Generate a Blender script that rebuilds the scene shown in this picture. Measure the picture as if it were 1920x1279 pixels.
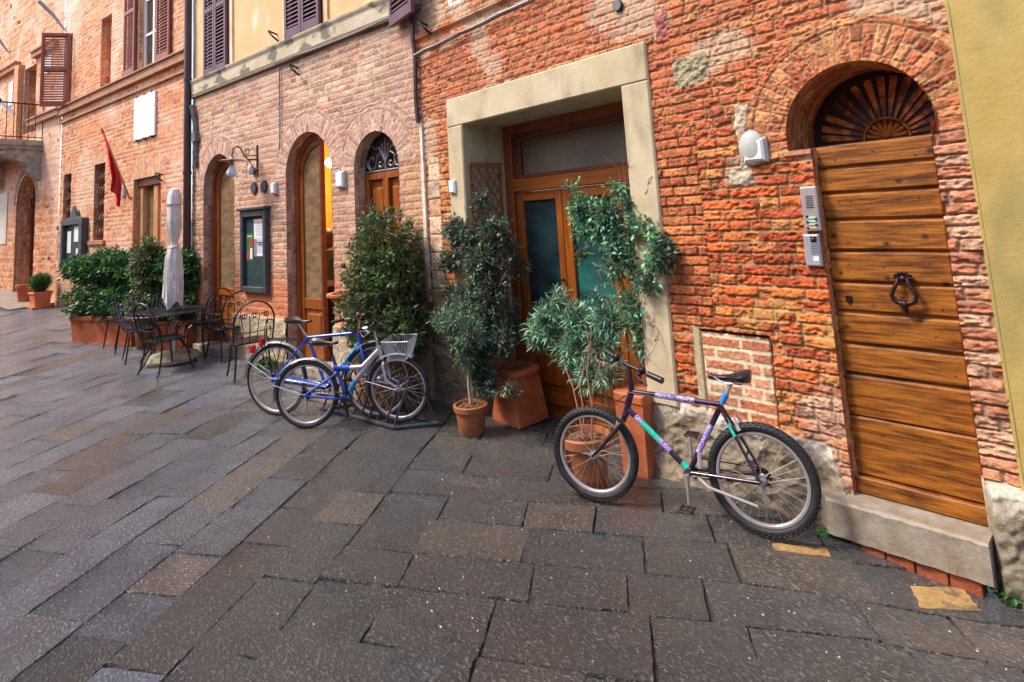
import bpy, math, random
import numpy as np
from mathutils import Vector, Matrix
random.seed(7); rng=np.random.default_rng(7)
sc=bpy.context.scene
for o in list(bpy.data.objects): bpy.data.objects.remove(o)
# ------------------------------------------------ camera geometry (a shift lens)
PC=np.array([960.,259.]); FL=1120.; CAM=np.array([0,-3.8,1.89])
def _ray(v): return np.array([v[0]-PC[0],-(v[1]-PC[1]),-FL],float)
nz=lambda v:v/np.linalg.norm(v)
_z=nz(_ray((400,-8700))); _x=-nz(_ray((-90,465))); _x=nz(_x-_z*np.dot(_x,_z)); _y=np.cross(_z,_x)
R=np.array([_x,_y,_z])
cd=bpy.data.cameras.new('camera'); co=bpy.data.objects.new('camera',cd); sc.collection.objects.link(co); sc.camera=co
cd.sensor_width=36; cd.lens=FL/1920*36; cd.shift_x=0; cd.shift_y=-(639.5-PC[1])/1920; cd.clip_end=500; cd.clip_start=.02
M4=Matrix([list(R[0])+[CAM[0]],list(R[1])+[CAM[1]],list(R[2])+[CAM[2]],[0,0,0,1]]); co.matrix_world=M4
# ------------------------------------------------ sky, sun, exposure
SUN_EL=math.radians(52); SUN_AZ=math.radians(215)   # azimuth clockwise from +Y
w=bpy.data.worlds.new('World'); sc.world=w; w.use_nodes=True
nt=w.node_tree; bg=nt.nodes['Background']; sky=nt.nodes.new('ShaderNodeTexSky'); sky.sky_type='NISHITA'; sky.sun_disc=False
sky.sun_elevation=SUN_EL; sky.sun_rotation=SUN_AZ; sky.air_density=1.0; sky.dust_density=3; sky.ozone_density=.5
hs=nt.nodes.new('ShaderNodeHueSaturation'); hs.inputs['Saturation'].default_value=1.15
nt.links.new(sky.outputs[0],hs.inputs['Color']); nt.links.new(hs.outputs[0],bg.inputs[0]); bg.inputs[1].default_value=.15
sl=bpy.data.lights.new('sun','SUN'); sl.energy=1.5; sl.angle=math.radians(9); sl.color=(1,.95,.87)
so=bpy.data.objects.new('sun',sl); sc.collection.objects.link(so)
sd=Vector((math.sin(SUN_AZ)*math.cos(SUN_EL),math.cos(SUN_AZ)*math.cos(SUN_EL),math.sin(SUN_EL)))
so.rotation_euler=sd.to_track_quat('Z','Y').to_euler(); so.location=(0,-8,12)
sc.view_settings.view_transform='Standard'; sc.view_settings.look='None'; sc.view_settings.gamma=1; sc.view_settings.exposure=1.15
sc.render.engine='CYCLES'
# ------------------------------------------------ frames and pixel helpers
def pix(px,py): return R@_ray((px,py))
class Frame:
    def __init__(f,p0,d,n): f.p0=np.array(p0,float); f.d=np.array(d,float); f.n=np.array(n,float)
    def P(f,s,n=0,z=0): return f.p0+f.d*s+f.n*n+np.array([0,0,z],float)
    def S(f,px,py,n=0):
        v=pix(px,py); p0=f.p0+f.n*n; t=np.dot(p0-CAM,f.n)/np.dot(v,f.n); q=CAM+v*t
        return float(np.dot(q-f.p0,f.d)),float(q[2])
def vpf(vp,p0):
    d=R@_ray(vp); d[2]=0; d=nz(d); return Frame(p0,d,[d[1],-d[0],0])
MAIN=Frame([0,0,0],[-1,0,0],[0,1,0])
MID=vpf((-400,484),[-5.48,0,0])
LEF=vpf((-500,480),[-11.496,-.773,0]); LE2=vpf((-600,490),[-18.436,-1.911,0])
def g(x,y):
    x=np.asarray(x,float); y=np.asarray(y,float)
    up=.055*np.clip(-11.5-x,0,None)
    dip=-.13*np.exp(-((x+3.6)/1.1)**2)*np.clip((y+1.0)/1.5,0,1)
    dip2=-.075*np.clip((x+1.9)/.9,0,1)*np.clip((y+.9)/.6,0,1)
    return up+dip+dip2
def GP(px,py,z=None):
    v=pix(px,py); zz=0. if z is None else z
    for _ in range(30):
        t=(zz-CAM[2])/v[2]; q=CAM+v*t
        if z is None: zz=float(.5*zz+.5*g(q[0],q[1]))
    return q
def pr(p):
    c=R.T@(np.array(p)-CAM); return PC[0]+FL*c[0]/-c[2],PC[1]-FL*c[1]/-c[2]
# ------------------------------------------------ noise
def h2(i,j,s=0):
    i=np.asarray(i).astype(np.int64); j=np.asarray(j).astype(np.int64)
    n=(i*374761393+j*668265263+s*974634777)&0xffffffff
    n=((n^(n>>13))*1274126177)&0xffffffff; n=(n^(n>>16))&0xffffffff
    return n/4294967295.
def vn(x,y,s=0):
    xi=np.floor(x); yi=np.floor(y); fx=x-xi; fy=y-yi; fx=fx*fx*(3-2*fx); fy=fy*fy*(3-2*fy)
    a=h2(xi,yi,s); b=h2(xi+1,yi,s); c=h2(xi,yi+1,s); d=h2(xi+1,yi+1,s)
    return (a*(1-fx)+b*fx)*(1-fy)+(c*(1-fx)+d*fx)*fy
def fbm(x,y,s=0,o=4):
    r=0; a=.5
    for k in range(o): r=r+a*vn(x,y,s+k); x=x*2.03; y=y*2.03; a*=.5
    return r/(1-.5**o)
def ss(a,b,x): t=np.clip((x-a)/(b-a),0,1); return t*t*(3-2*t)
# ------------------------------------------------ materials
MT={}
def nd(nt,t,**k):
    n=nt.nodes.new(t)
    for a,b in k.items(): setattr(n,a,b)
    return n
def pm(name,c1,c2=None,rough=.6,metal=0,sc3=(8,8,8),det=5,lo=.35,hi=.65,bump=0,bsc=80,attr=False,var=.25,spec=.5,r2=None,coat=0,trans=0,knots=None,bsc3=None,bd=.02,stain=None):
    if name in MT: return MT[name]
    m=bpy.data.materials.new(name); m.use_nodes=True; nt=m.node_tree; L=nt.links.new; b=nt.nodes['Principled BSDF']
    tc=nd(nt,'ShaderNodeTexCoord'); mp=nd(nt,'ShaderNodeMapping'); mp.inputs['Scale'].default_value=sc3; L(tc.outputs['Object'],mp.inputs[0])
    nx=nd(nt,'ShaderNodeTexNoise'); nx.inputs['Scale'].default_value=1; nx.inputs['Detail'].default_value=det; nx.inputs['Roughness'].default_value=.62; L(mp.outputs[0],nx.inputs['Vector'])
    rr=nd(nt,'ShaderNodeMapRange'); rr.inputs[1].default_value=lo; rr.inputs[2].default_value=hi; L(nx.outputs[0],rr.inputs[0])
    if attr:
        at=nd(nt,'ShaderNodeAttribute'); at.attribute_name='Col'
        r3=nd(nt,'ShaderNodeMapRange'); r3.inputs[3].default_value=1-var; r3.inputs[4].default_value=1+var; r3.inputs[1].default_value=lo; r3.inputs[2].default_value=hi; L(nx.outputs[0],r3.inputs[0])
        mx=nd(nt,'ShaderNodeVectorMath',operation='SCALE'); L(at.outputs['Color'],mx.inputs[0]); L(r3.outputs[0],mx.inputs['Scale']); col=mx.outputs[0]
    else:
        mx=nd(nt,'ShaderNodeMix',data_type='RGBA'); mx.inputs[6].default_value=(*c1,1); mx.inputs[7].default_value=(*(c2 or c1),1); L(rr.outputs[0],mx.inputs[0]); col=mx.outputs[2]
    if stain:
        mp2=nd(nt,'ShaderNodeMapping'); mp2.inputs['Scale'].default_value=stain[1]; L(tc.outputs['Object'],mp2.inputs[0])
        n2=nd(nt,'ShaderNodeTexNoise'); n2.inputs['Scale'].default_value=1; n2.inputs['Detail'].default_value=6; L(mp2.outputs[0],n2.inputs['Vector'])
        r4=nd(nt,'ShaderNodeMapRange'); r4.inputs[1].default_value=stain[2]; r4.inputs[2].default_value=stain[3]; r4.inputs[4].default_value=stain[4]; L(n2.outputs[0],r4.inputs[0])
        m2=nd(nt,'ShaderNodeMix',data_type='RGBA'); L(r4.outputs[0],m2.inputs[0]); L(col,m2.inputs[6]); m2.inputs[7].default_value=(*stain[0],1); col=m2.outputs[2]
    if knots:
        mk=nd(nt,'ShaderNodeMapping'); mk.inputs['Scale'].default_value=knots[0]; L(tc.outputs['Object'],mk.inputs[0])
        vo=nd(nt,'ShaderNodeTexVoronoi'); vo.inputs['Scale'].default_value=1; L(mk.outputs[0],vo.inputs['Vector'])
        r5=nd(nt,'ShaderNodeMapRange'); r5.inputs[1].default_value=knots[1]; r5.inputs[2].default_value=knots[2]; r5.inputs[3].default_value=1; r5.inputs[4].default_value=0; L(vo.outputs['Distance'],r5.inputs[0])
        m3=nd(nt,'ShaderNodeMix',data_type='RGBA'); L(r5.outputs[0],m3.inputs[0]); L(col,m3.inputs[6]); m3.inputs[7].default_value=(*knots[3],1); col=m3.outputs[2]
    L(col,b.inputs['Base Color']); b.inputs['Metallic'].default_value=metal; b.inputs['Specular IOR Level'].default_value=spec
    if r2 is not None:
        r6=nd(nt,'ShaderNodeMapRange'); r6.inputs[1].default_value=lo; r6.inputs[2].default_value=hi; r6.inputs[3].default_value=rough; r6.inputs[4].default_value=r2; L(nx.outputs[0],r6.inputs[0]); L(r6.outputs[0],b.inputs['Roughness'])
    else: b.inputs['Roughness'].default_value=rough
    if coat: b.inputs['Coat Weight'].default_value=coat; b.inputs['Coat Roughness'].default_value=.15
    if trans: b.inputs['Subsurface Weight'].default_value=trans; b.inputs['Subsurface Radius'].default_value=(.01,.02,.005); b.inputs['Subsurface Scale'].default_value=.5
    if bump:
        nb=nd(nt,'ShaderNodeTexNoise'); nb.inputs['Scale'].default_value=bsc; nb.inputs['Detail'].default_value=4; nb.inputs['Roughness'].default_value=.65
        if bsc3:
            mb=nd(nt,'ShaderNodeMapping'); mb.inputs['Scale'].default_value=bsc3; L(tc.outputs['Object'],mb.inputs[0]); L(mb.outputs[0],nb.inputs['Vector'])
        else: L(tc.outputs['Object'],nb.inputs['Vector'])
        bp=nd(nt,'ShaderNodeBump'); bp.inputs['Strength'].default_value=bump; bp.inputs['Distance'].default_value=bd; L(nb.outputs[0],bp.inputs['Height']); L(bp.outputs[0],b.inputs['Normal'])
    MT[name]=m; return m
def emis(name,c,st):
    m=bpy.data.materials.new(name); m.use_nodes=True; b=m.node_tree.nodes['Principled BSDF']; b.inputs['Base Color'].default_value=(*c,1); b.inputs['Emission Color'].default_value=(*c,1); b.inputs['Emission Strength'].default_value=st; return m
m_brick=pm('brick',(1,1,1),attr=True,var=.3,rough=.8,sc3=(40,40,40),bump=.7,bsc=110,bd=.008,lo=.3,hi=.7)
m_brickm=pm('brick_far',(1,1,1),attr=True,var=.2,rough=.82,sc3=(14,14,14),bump=.45,bsc=45,bd=.015,lo=.3,hi=.7)
m_surr=pm('stucco_cream',(.52,.42,.25),(.62,.52,.35),rough=.85,sc3=(2.5,2.5,2.5),bump=.35,bsc=40,stain=((.26,.20,.12),(5,5,2.2),.5,.72,.7),bd=.01)
m_yel=pm('stucco_yellow',(.44,.30,.08),(.54,.39,.13),rough=.88,sc3=(2.5,2.5,2.5),bump=.4,bsc=40,stain=((.29,.24,.085),(3.5,3.5,1.8),.47,.66,.75),bd=.008)
m_och=pm('stucco_ochre',(.70,.38,.17),(.78,.48,.25),rough=.9,sc3=(1.2,1.2,1.2),bump=.2,bsc=30,stain=((.9,.78,.6),(2,2,1.2),.58,.7,.6))
m_band=pm('stone_band',(.50,.40,.26),(.62,.52,.36),rough=.9,sc3=(3,3,3),bump=.5,bsc=30,stain=((.13,.12,.09),(3,3,5),.52,.6,.85))
m_cor=pm('brick_course',(.34,.16,.09),(.48,.24,.13),rough=.85,sc3=(6,6,6),bump=.5,bsc=40)
m_stone=pm('stone_grey',(.34,.29,.22),(.52,.47,.38),rough=.85,sc3=(5,5,5),bump=.8,bsc=22,stain=((.16,.13,.09),(9,9,9),.52,.7,.7),bd=.03)
m_step=pm('step_stone',(.24,.19,.14),(.38,.33,.27),rough=.55,sc3=(7,7,7),bump=.5,bsc=45,stain=((.24,.18,.12),(6,6,10),.5,.68,.7),bd=.01)
m_board=pm('door_boards',(.11,.03,.004),(.41,.14,.016),rough=.5,sc3=(4,4,46),det=9,lo=.36,hi=.62,bump=.45,bsc=1,bsc3=(9,9,150),bd=.006,knots=((7,1,9),.06,.20,(.035,.012,.004)),stain=((.05,.014,.003),(3.5,3.5,14),.52,.68,.7),spec=.35)
m_wood=pm('door_wood',(.20,.05,.008),(.38,.11,.014),rough=.35,sc3=(30,30,2.5),det=6,bump=.15,bsc=1,bsc3=(90,90,5),bd=.004,coat=.3)
m_woodh=pm('door_wood_rail',(.22,.055,.009),(.42,.125,.016),rough=.35,sc3=(2.5,2.5,30),det=6,bump=.15,bsc=1,bsc3=(5,5,90),bd=.004,coat=.3)
m_wdark=pm('dark_wood',(.10,.022,.014),(.20,.05,.022),rough=.4,sc3=(3,3,20),det=6,coat=.2)
m_wred=pm('frame_wood',(.20,.045,.018),(.34,.09,.022),rough=.35,sc3=(25,25,2),det=6,coat=.3)
m_shut=pm('shutter_purple',(.10,.035,.055),(.14,.05,.075),rough=.5,sc3=(6,6,2))
m_shutr=pm('shutter_red',(.22,.05,.03),(.32,.075,.04),rough=.5,sc3=(6,6,2))
m_iron=pm('black_iron',(.012,.012,.016),(.03,.03,.036),rough=.35,metal=.4,sc3=(30,30,30),bump=.1,bsc=150)
m_rust=pm('rusty_iron',(.09,.035,.02),(.16,.07,.04),rough=.6,metal=.2,sc3=(20,20,20))
m_knock=pm('cast_iron',(.03,.015,.018),(.06,.03,.032),rough=.3,metal=.6,sc3=(40,40,40),bump=.2,bsc=120)
m_pipe=pm('pipe_brown',(.055,.025,.03),(.09,.045,.045),rough=.4,sc3=(3,3,3),metal=.2)
m_white=pm('white_plastic',(.82,.82,.84),(.9,.9,.9),rough=.35,sc3=(3,3,3))
m_plaq=pm('white_plaque',(.86,.86,.86),(.9,.9,.9),rough=.6,sc3=(3,3,3))
m_grey=pm('grey_board',(.035,.045,.055),(.07,.08,.09),rough=.45,sc3=(8,8,8))
m_felt=pm('green_felt',(.01,.035,.035),(.03,.07,.065),rough=.5,sc3=(9,9,9))
m_alu=pm('aluminium',(.55,.50,.50),(.66,.62,.62),rough=.35,metal=.6,sc3=(10,10,10))
m_chrome=pm('chrome',(.65,.66,.68),(.8,.8,.82),rough=.18,metal=1,sc3=(10,10,10))
m_tyre=pm('rubber',(.012,.012,.014),(.03,.03,.033),rough=.6,sc3=(20,20,20),bump=.3,bsc=200,bd=.004)
m_blk=pm('black_plastic',(.012,.012,.015),(.025,.025,.03),rough=.35,sc3=(9,9,9))
m_terra=pm('terracotta',(.40,.095,.03),(.56,.16,.06),rough=.7,sc3=(6,6,6),bump=.4,bsc=50,stain=((.52,.34,.22),(5,5,7),.58,.74,.55),bd=.01)
m_terrd=pm('terracotta_wet',(.30,.10,.035),(.46,.17,.06),rough=.5,sc3=(6,6,6),bump=.4,bsc=50,stain=((.10,.07,.03),(5,5,6),.5,.68,.7),bd=.01)
m_soil=pm('soil',(.07,.035,.02),(.30,.13,.06),rough=.9,sc3=(40,40,40),bump=1,bsc=60)
m_leaf=pm('leaf',(1,1,1),attr=True,var=.3,rough=.38,sc3=(14,14,14),spec=.5,trans=.0)
_nt=m_leaf.node_tree; _b=_nt.nodes['Principled BSDF']; _tr=_nt.nodes.new('ShaderNodeBsdfTranslucent'); _mx=_nt.nodes.new('ShaderNodeMixShader'); _mx.inputs[0].default_value=.28
_cl=_b.inputs['Base Color'].links[0].from_socket; _nt.links.new(_cl,_tr.inputs[0]); _nt.links.new(_b.outputs[0],_mx.inputs[1]); _nt.links.new(_tr.outputs[0],_mx.inputs[2]); _nt.links.new(_mx.outputs[0],_nt.nodes['Material Output'].inputs[0])
m_stem=pm('stem',(.16,.10,.06),(.30,.22,.15),rough=.8,sc3=(30,30,30),bump=.4,bsc=90)
m_vine=pm('vine_stem',(.20,.07,.045),(.34,.14,.09),rough=.7,sc3=(30,30,30))
m_cloth=pm('canvas',(.62,.58,.54),(.78,.76,.74),rough=.85,sc3=(5,5,2),bump=.2,bsc=120,stain=((.5,.38,.26),(3,3,2),.56,.75,.5),bd=.005)
m_flag=pm('red_cloth',(.85,.01,.02),(.92,.02,.03),rough=.7,sc3=(4,4,4))
m_blue=pm('blue_paint',(.01,.06,.42),(.015,.09,.55),rough=.25,sc3=(9,9,9),coat=.6)
m_lblue=pm('light_blue_paint',(.02,.20,.55),(.04,.30,.65),rough=.25,sc3=(9,9,9),coat=.6)
m_silv=pm('silver_paint',(.50,.50,.60),(.66,.66,.74),rough=.25,metal=.5,sc3=(9,9,9),coat=.5)
m_fend=pm('fender_metal',(.25,.42,.52),(.65,.60,.52),rough=.25,metal=.5,sc3=(5,5,5),coat=.5)
m_bfr=pm('black_paint',(.012,.008,.012),(.03,.02,.03),rough=.22,sc3=(9,9,9),coat=.6)
m_purp=pm('purple_decal',(.12,.05,.42),(.6,.52,.75),rough=.3,sc3=(140,140,140),det=1,lo=.48,hi=.52)
m_turq=pm('turquoise_decal',(.0,.48,.34),(.05,.65,.5),rough=.25,sc3=(30,30,30),coat=.5)
m_redp=pm('red_plastic',(.6,.01,.02),(.7,.02,.03),rough=.2,sc3=(9,9,9))
m_bluec=pm('blue_tape',(.01,.18,.65),(.02,.25,.75),rough=.4,sc3=(9,9,9))
m_mill=pm('millstone',(.34,.29,.2),(.50,.44,.32),rough=.9,sc3=(20,20,20),bump=.6,bsc=50)
def glass(name,c,rough=.08,c2=None,sc3=(3,3,3),spec=.8): return pm(name,c,c2 or tuple(min(1,x*1.8) for x in c),rough=rough,sc3=sc3,spec=spec)
m_gla=glass('glass_dark',(.045,.035,.022)); m_teal=glass('glass_teal',(.012,.05,.055),.12,(.03,.17,.15),(2,2,5)); m_frost=glass('glass_frosted',(.11,.085,.055),.45,(.19,.155,.11))
m_tealb=glass('glass_navy',(.010,.018,.03),.12,(.02,.05,.06),(2,2,5))
m_tan=glass('glass_tan',(.16,.105,.055),.12,(.30,.20,.11),(6,6,14))
# ------------------------------------------------ mesh tools
ORG={}
def setp(o,label,cat,group=None,kind=None):
    if label: o['label']=label
    if cat: o['category']=cat
    if group: o['group']=group
    if kind: o['kind']=kind
    return o
def thing(name,loc,label,cat,group=None):
    o=bpy.data.objects.new(name,None); sc.collection.objects.link(o); o.location=[float(a) for a in loc]; o.empty_display_size=.1
    ORG[o.name]=np.array(loc,float); return setp(o,label,cat,group)
def link(name,me,mat,parent=None,org=None,smooth=False):
    o=bpy.data.objects.new(name,me); sc.collection.objects.link(o)
    if mat is not None:
        for m_ in (mat if isinstance(mat,list) else [mat]): me.materials.append(m_)
    if parent is not None: o.parent=parent; ORG[o.name]=ORG[parent.name]
    else:
        o.location=[float(a) for a in org] if org is not None else (0,0,0); ORG[o.name]=np.array(org if org is not None else (0,0,0),float)
    if smooth: me.polygons.foreach_set('use_smooth',[True]*len(me.polygons))
    return o
class MB:
    def __init__(s): s.v=[]; s.f=[]; s.c=[]; s.col=None; s.mi=[]; s.cm=0
    def add(s,vs,fs):
        n=len(s.v); s.v+= [tuple(map(float,p)) for p in vs]
        s.f+=[tuple(i+n for i in f) for f in fs]; s.mi+=[s.cm]*len(fs)
        if s.col is not None: s.c+=[s.col]*len(vs)
        return s
    def hexa(s,p): # 8 points: 0-3 bottom loop, 4-7 top loop
        return s.add(p,[(0,3,2,1),(4,5,6,7),(0,1,5,4),(1,2,6,5),(2,3,7,6),(3,0,4,7)])
    def fbox(s,fr,s0,s1,n0,n1,z0,z1,b=0):
        if b<=0:
            return s.hexa([fr.P(a,c,z) for z in (z0,z1) for a,c in ((s0,n0),(s1,n0),(s1,n1),(s0,n1))])
        # bevelled: chamfer the room-side edges
        ps=[fr.P(a,c,z) for a,c,z in ((s0,n1,z0),(s1,n1,z0),(s1,n1,z1),(s0,n1,z1),(s0,n0+b,z0),(s1,n0+b,z0),(s1,n0+b,z1),(s0,n0+b,z1),(s0+b,n0,z0+b),(s1-b,n0,z0+b),(s1-b,n0,z1-b),(s0+b,n0,z1-b))]
        return s.add(ps,[(0,1,2,3),(0,4,5,1),(1,5,6,2),(2,6,7,3),(3,7,4,0),(4,8,9,5),(5,9,10,6),(6,10,11,7),(7,11,8,4),(8,11,10,9)])
    def box(s,c,h,rz=0,b=0):
        c=np.array(c,float); fr=Frame(c*np.array([1,1,0]),[math.cos(rz),math.sin(rz),0],[-math.sin(rz),math.cos(rz),0])
        return s.fbox(fr,-h[0],h[0],-h[1],h[1],c[2]-h[2],c[2]+h[2],0)
    def tube(s,pts,r,k=8,cap=True,closed=False,flat=None):
        pts=[np.array(p,float) for p in pts]; n=len(pts); rs=r if isinstance(r,(list,tuple,np.ndarray)) else [r]*n
        vs=[]; prev=None
        for i,p in enumerate(pts):
            if closed: t=pts[(i+1)%n]-pts[i-1]
            else: t=pts[min(i+1,n-1)]-pts[max(i-1,0)]
            L=np.linalg.norm(t); t=t/L if L>1e-9 else np.array([0,0,1.])
            if prev is None:
                a=np.array([0,0,1.]) if abs(t[2])<.9 else np.array([1.,0,0]); u=nz(np.cross(a,t))
            else:
                u=prev-t*np.dot(prev,t); L=np.linalg.norm(u); u=u/L if L>1e-6 else nz(np.cross(t,[.3,.5,.8]))
            prev=u; w_=np.cross(t,u)
            for j in range(k):
                a=2*math.pi*j/k; vs.append(p+rs[i]*(math.cos(a)*u+math.sin(a)*w_*(flat or 1)))
        fs=[]
        m=n if closed else n-1
        for i in range(m):
            a=i*k; b=((i+1)%n)*k
            for j in range(k): fs.append((a+j,a+(j+1)%k,b+(j+1)%k,b+j))
        if cap and not closed: fs.append(tuple(range(k))[::-1]); fs.append(tuple((n-1)*k+j for j in range(k)))
        return s.add(vs,fs)
    def lathe(s,c,prof,k=24,ax=(0,0,1),sq=None,rz=0):
        c=np.array(c,float); ax=nz(np.array(ax,float)); a=np.array([0,0,1.]) if abs(ax[2])<.9 else np.array([1.,0,0])
        u=nz(np.cross(a,ax)); w_=np.cross(ax,u); vs=[];fs=[]
        for r,z in prof:
            for j in range(k):
                t=2*math.pi*j/k+rz; vs.append(c+ax*z+r*(math.cos(t)*u+math.sin(t)*w_))
        for i in range(len(prof)-1):
            for j in range(k): fs.append((i*k+j,i*k+(j+1)%k,(i+1)*k+(j+1)%k,(i+1)*k+j))
        fs.append(tuple(range(k))[::-1]); fs.append(tuple((len(prof)-1)*k+j for j in range(k)))
        return s.add(vs,fs)
    def sph(s,c,r,k=12):
        r=np.array([r]*3 if np.isscalar(r) else r,float); c=np.array(c,float); vs=[];fs=[]; m=k//2
        for i in range(m+1):
            th=math.pi*i/m
            for j in range(k):
                a=2*math.pi*j/k; vs.append(c+r*np.array([math.sin(th)*math.cos(a),math.sin(th)*math.sin(a),math.cos(th)]))
        for i in range(m):
            for j in range(k): fs.append((i*k+j,(i+1)*k+j,(i+1)*k+(j+1)%k,i*k+(j+1)%k))
        return s.add(vs,fs)
    def prism(s,poly,vec):
        poly=[np.array(p,float) for p in poly]; n=len(poly); vec=np.array(vec,float)
        return s.add(poly+[p+vec for p in poly],[tuple(range(n))[::-1],tuple(range(n,2*n))]+[(i,(i+1)%n,n+(i+1)%n,n+i) for i in range(n)])
    def build(s,name,mat,parent=None,org=None,smooth=False,label=None,recalc=True):
        o_=ORG[parent.name] if parent is not None else (np.array(org,float) if org is not None else np.mean(np.array(s.v),axis=0)*np.array([1,1,0])+np.array([0,0,min(p[2] for p in s.v)]))
        me=bpy.data.meshes.new(name); me.from_pydata([tuple(np.array(p)-o_) for p in s.v],[],s.f)
        if any(s.mi): me.polygons.foreach_set('material_index',s.mi)
        if s.c:
            at=me.color_attributes.new('Col','FLOAT_COLOR','POINT'); at.data.foreach_set('color',np.array([(*c,1) for c in s.c],np.float32).ravel())
        if recalc:
            import bmesh
            bm=bmesh.new(); bm.from_mesh(me); bmesh.ops.recalc_face_normals(bm,faces=bm.faces); bm.to_mesh(me); bm.free()
        ob=link(name,me,mat,parent,o_,smooth)
        if smooth:
            try: me.set_sharp_from_angle(angle=math.radians(42))
            except Exception: pass
        if label: ob['label']=label
        return ob
def bigmesh(name,V,Fq,col,mat,parent=None,org=(0,0,0),smooth=True):
    o_=ORG[parent.name] if parent is not None else np.array(org,float)
    V=(V-o_).astype(np.float32); me=bpy.data.meshes.new(name); k=Fq.shape[1]
    me.vertices.add(len(V)); me.vertices.foreach_set('co',V.ravel())
    me.loops.add(Fq.size); me.loops.foreach_set('vertex_index',Fq.astype(np.int32).ravel())
    me.polygons.add(len(Fq)); me.polygons.foreach_set('loop_start',np.arange(0,Fq.size,k,dtype=np.int32)); me.polygons.foreach_set('loop_total',np.full(len(Fq),k,np.int32))
    me.update(calc_edges=True)
    if col is not None:
        at=me.color_attributes.new('Col','FLOAT_COLOR','POINT'); c4=np.ones((len(V),4),np.float32); c4[:,:3]=col; at.data.foreach_set('color',c4.ravel())
    return link(name,me,mat,parent,o_,smooth)
# ------------------------------------------------ brick relief
def bricks(S,Z,ch,L,seed,pal,jc,depth=.012,joint=.012,rough=.006,wob=.01,er=.0,offk=None):
    pal=np.array(pal); jc=np.array(jc)
    Zw=Z+wob*(fbm(S*1.3,Z*1.3,seed)-.5)*2+.35*wob*(vn(S*9,Z*9,seed+3)-.5)*2
    row=np.floor(Zw/ch); fz=Zw-row*ch
    u=S+h2(row,row*0,seed+5)*L*3+.006*(vn(S*14,Z*14,seed+9)-.5)
    i=np.floor(u/L); b0=(i+.3*(h2(i,row,seed+11)-.5))*L; i=np.where(u<b0,i-1,i)
    b0=(i+.3*(h2(i,row,seed+11)-.5))*L; b1=(i+1+.3*(h2(i+1,row,seed+11)-.5))*L
    i=np.where(u>=b1,i+1,i); b0=(i+.3*(h2(i,row,seed+11)-.5))*L; b1=(i+1+.3*(h2(i+1,row,seed+11)-.5))*L
    mid=(b0+b1)/2; spl=h2(i,row,seed+21)>.62; lft=u<mid
    bb0=np.where(spl&~lft,mid,b0); bb1=np.where(spl&lft,mid,b1); bid=i*2+np.where(spl&~lft,1,0)
    d=np.minimum(np.minimum(u-bb0,bb1-u),np.minimum(fz,ch-fz))+.0045*(fbm(S*45,Z*45,seed+31,2)-.5)*2
    prof=ss(joint*.5-.002,joint*.5+.0035,d); hh=h2(bid,row,seed+41); h3=h2(bid,row,seed+43)
    tex=fbm(S*55+hh*50,Z*75,seed+51,4)-.5
    H=prof*(depth*(.65+.7*hh)+rough*2*tex*(.5+h3))
    if np.any(er>0): 
        pit=ss(.55,.75,fbm(S*16,Z*28,seed+61,3)); H=H-prof*pit*depth*er
    ip=np.minimum((h3*len(pal)).astype(int),len(pal)-1); c=pal[ip]*(.78+.44*h2(bid,row,seed+47))[...,None]
    c=c*(1+.9*tex[...,None]); c=c*(1-.35*ss(.55,.7,fbm(S*12+hh*9,Z*20,seed+53,3))[...,None])
    jcc=jc*(.85+.3*vn(S*30,Z*30,seed+71))[...,None]
    k=ss(0,1,prof)[...,None]; return H,c*k+jcc*(1-k)
def relief(name,fr,s0,s1,z0,z1,ds,fn,keep,mat,parent,n0=0,nmask=None,arcs=(),vl=(),smooth=False):
    S1=np.arange(s0,s1+ds*.5,ds); Z1=np.arange(z0,z1+ds*.5,ds)
    for v,a,b in vl:
        k=np.argmin(np.abs(S1-v)); S1[k]=v
    S,Z=np.meshgrid(S1,Z1,indexing='ij'); S=S.copy(); Z=Z.copy()
    for c,r,zs in arcs:
        rr=np.hypot(S-c,Z-zs); m=(np.abs(rr-r)<ds*.71)&(Z>zs); f=np.where(m,r/np.maximum(rr,1e-6),1); S=c+(S-c)*f; Z=zs+(Z-zs)*f
    H,C=fn(S,Z); ns,nzz=S.shape
    V=fr.p0[None,None]+fr.d*S[...,None]+fr.n*(n0-H)[...,None]+np.array([0,0,1.])*Z[...,None]
    idx=np.arange(ns*nzz).reshape(ns,nzz); q=np.stack([idx[:-1,:-1],idx[:-1,1:],idx[1:,1:],idx[1:,:-1]],-1)
    q=q[...,::-1] if False else q
    if keep is not None:
        Sc=(S[:-1,:-1]+S[1:,1:])/2; Zc=(Z[:-1,:-1]+Z[1:,1:])/2; q=q[keep(Sc,Zc)]
    q=q.reshape(-1,4); used=np.zeros(ns*nzz,bool); used[q.ravel()]=True; rm=np.cumsum(used)-1
    V=V.reshape(-1,3)[used]; C=C.reshape(-1,3)[used]; q=rm[q]
    return bigmesh(name,V,q[:,::-1],np.clip(C,0,1),mat,parent,smooth=smooth)
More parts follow.
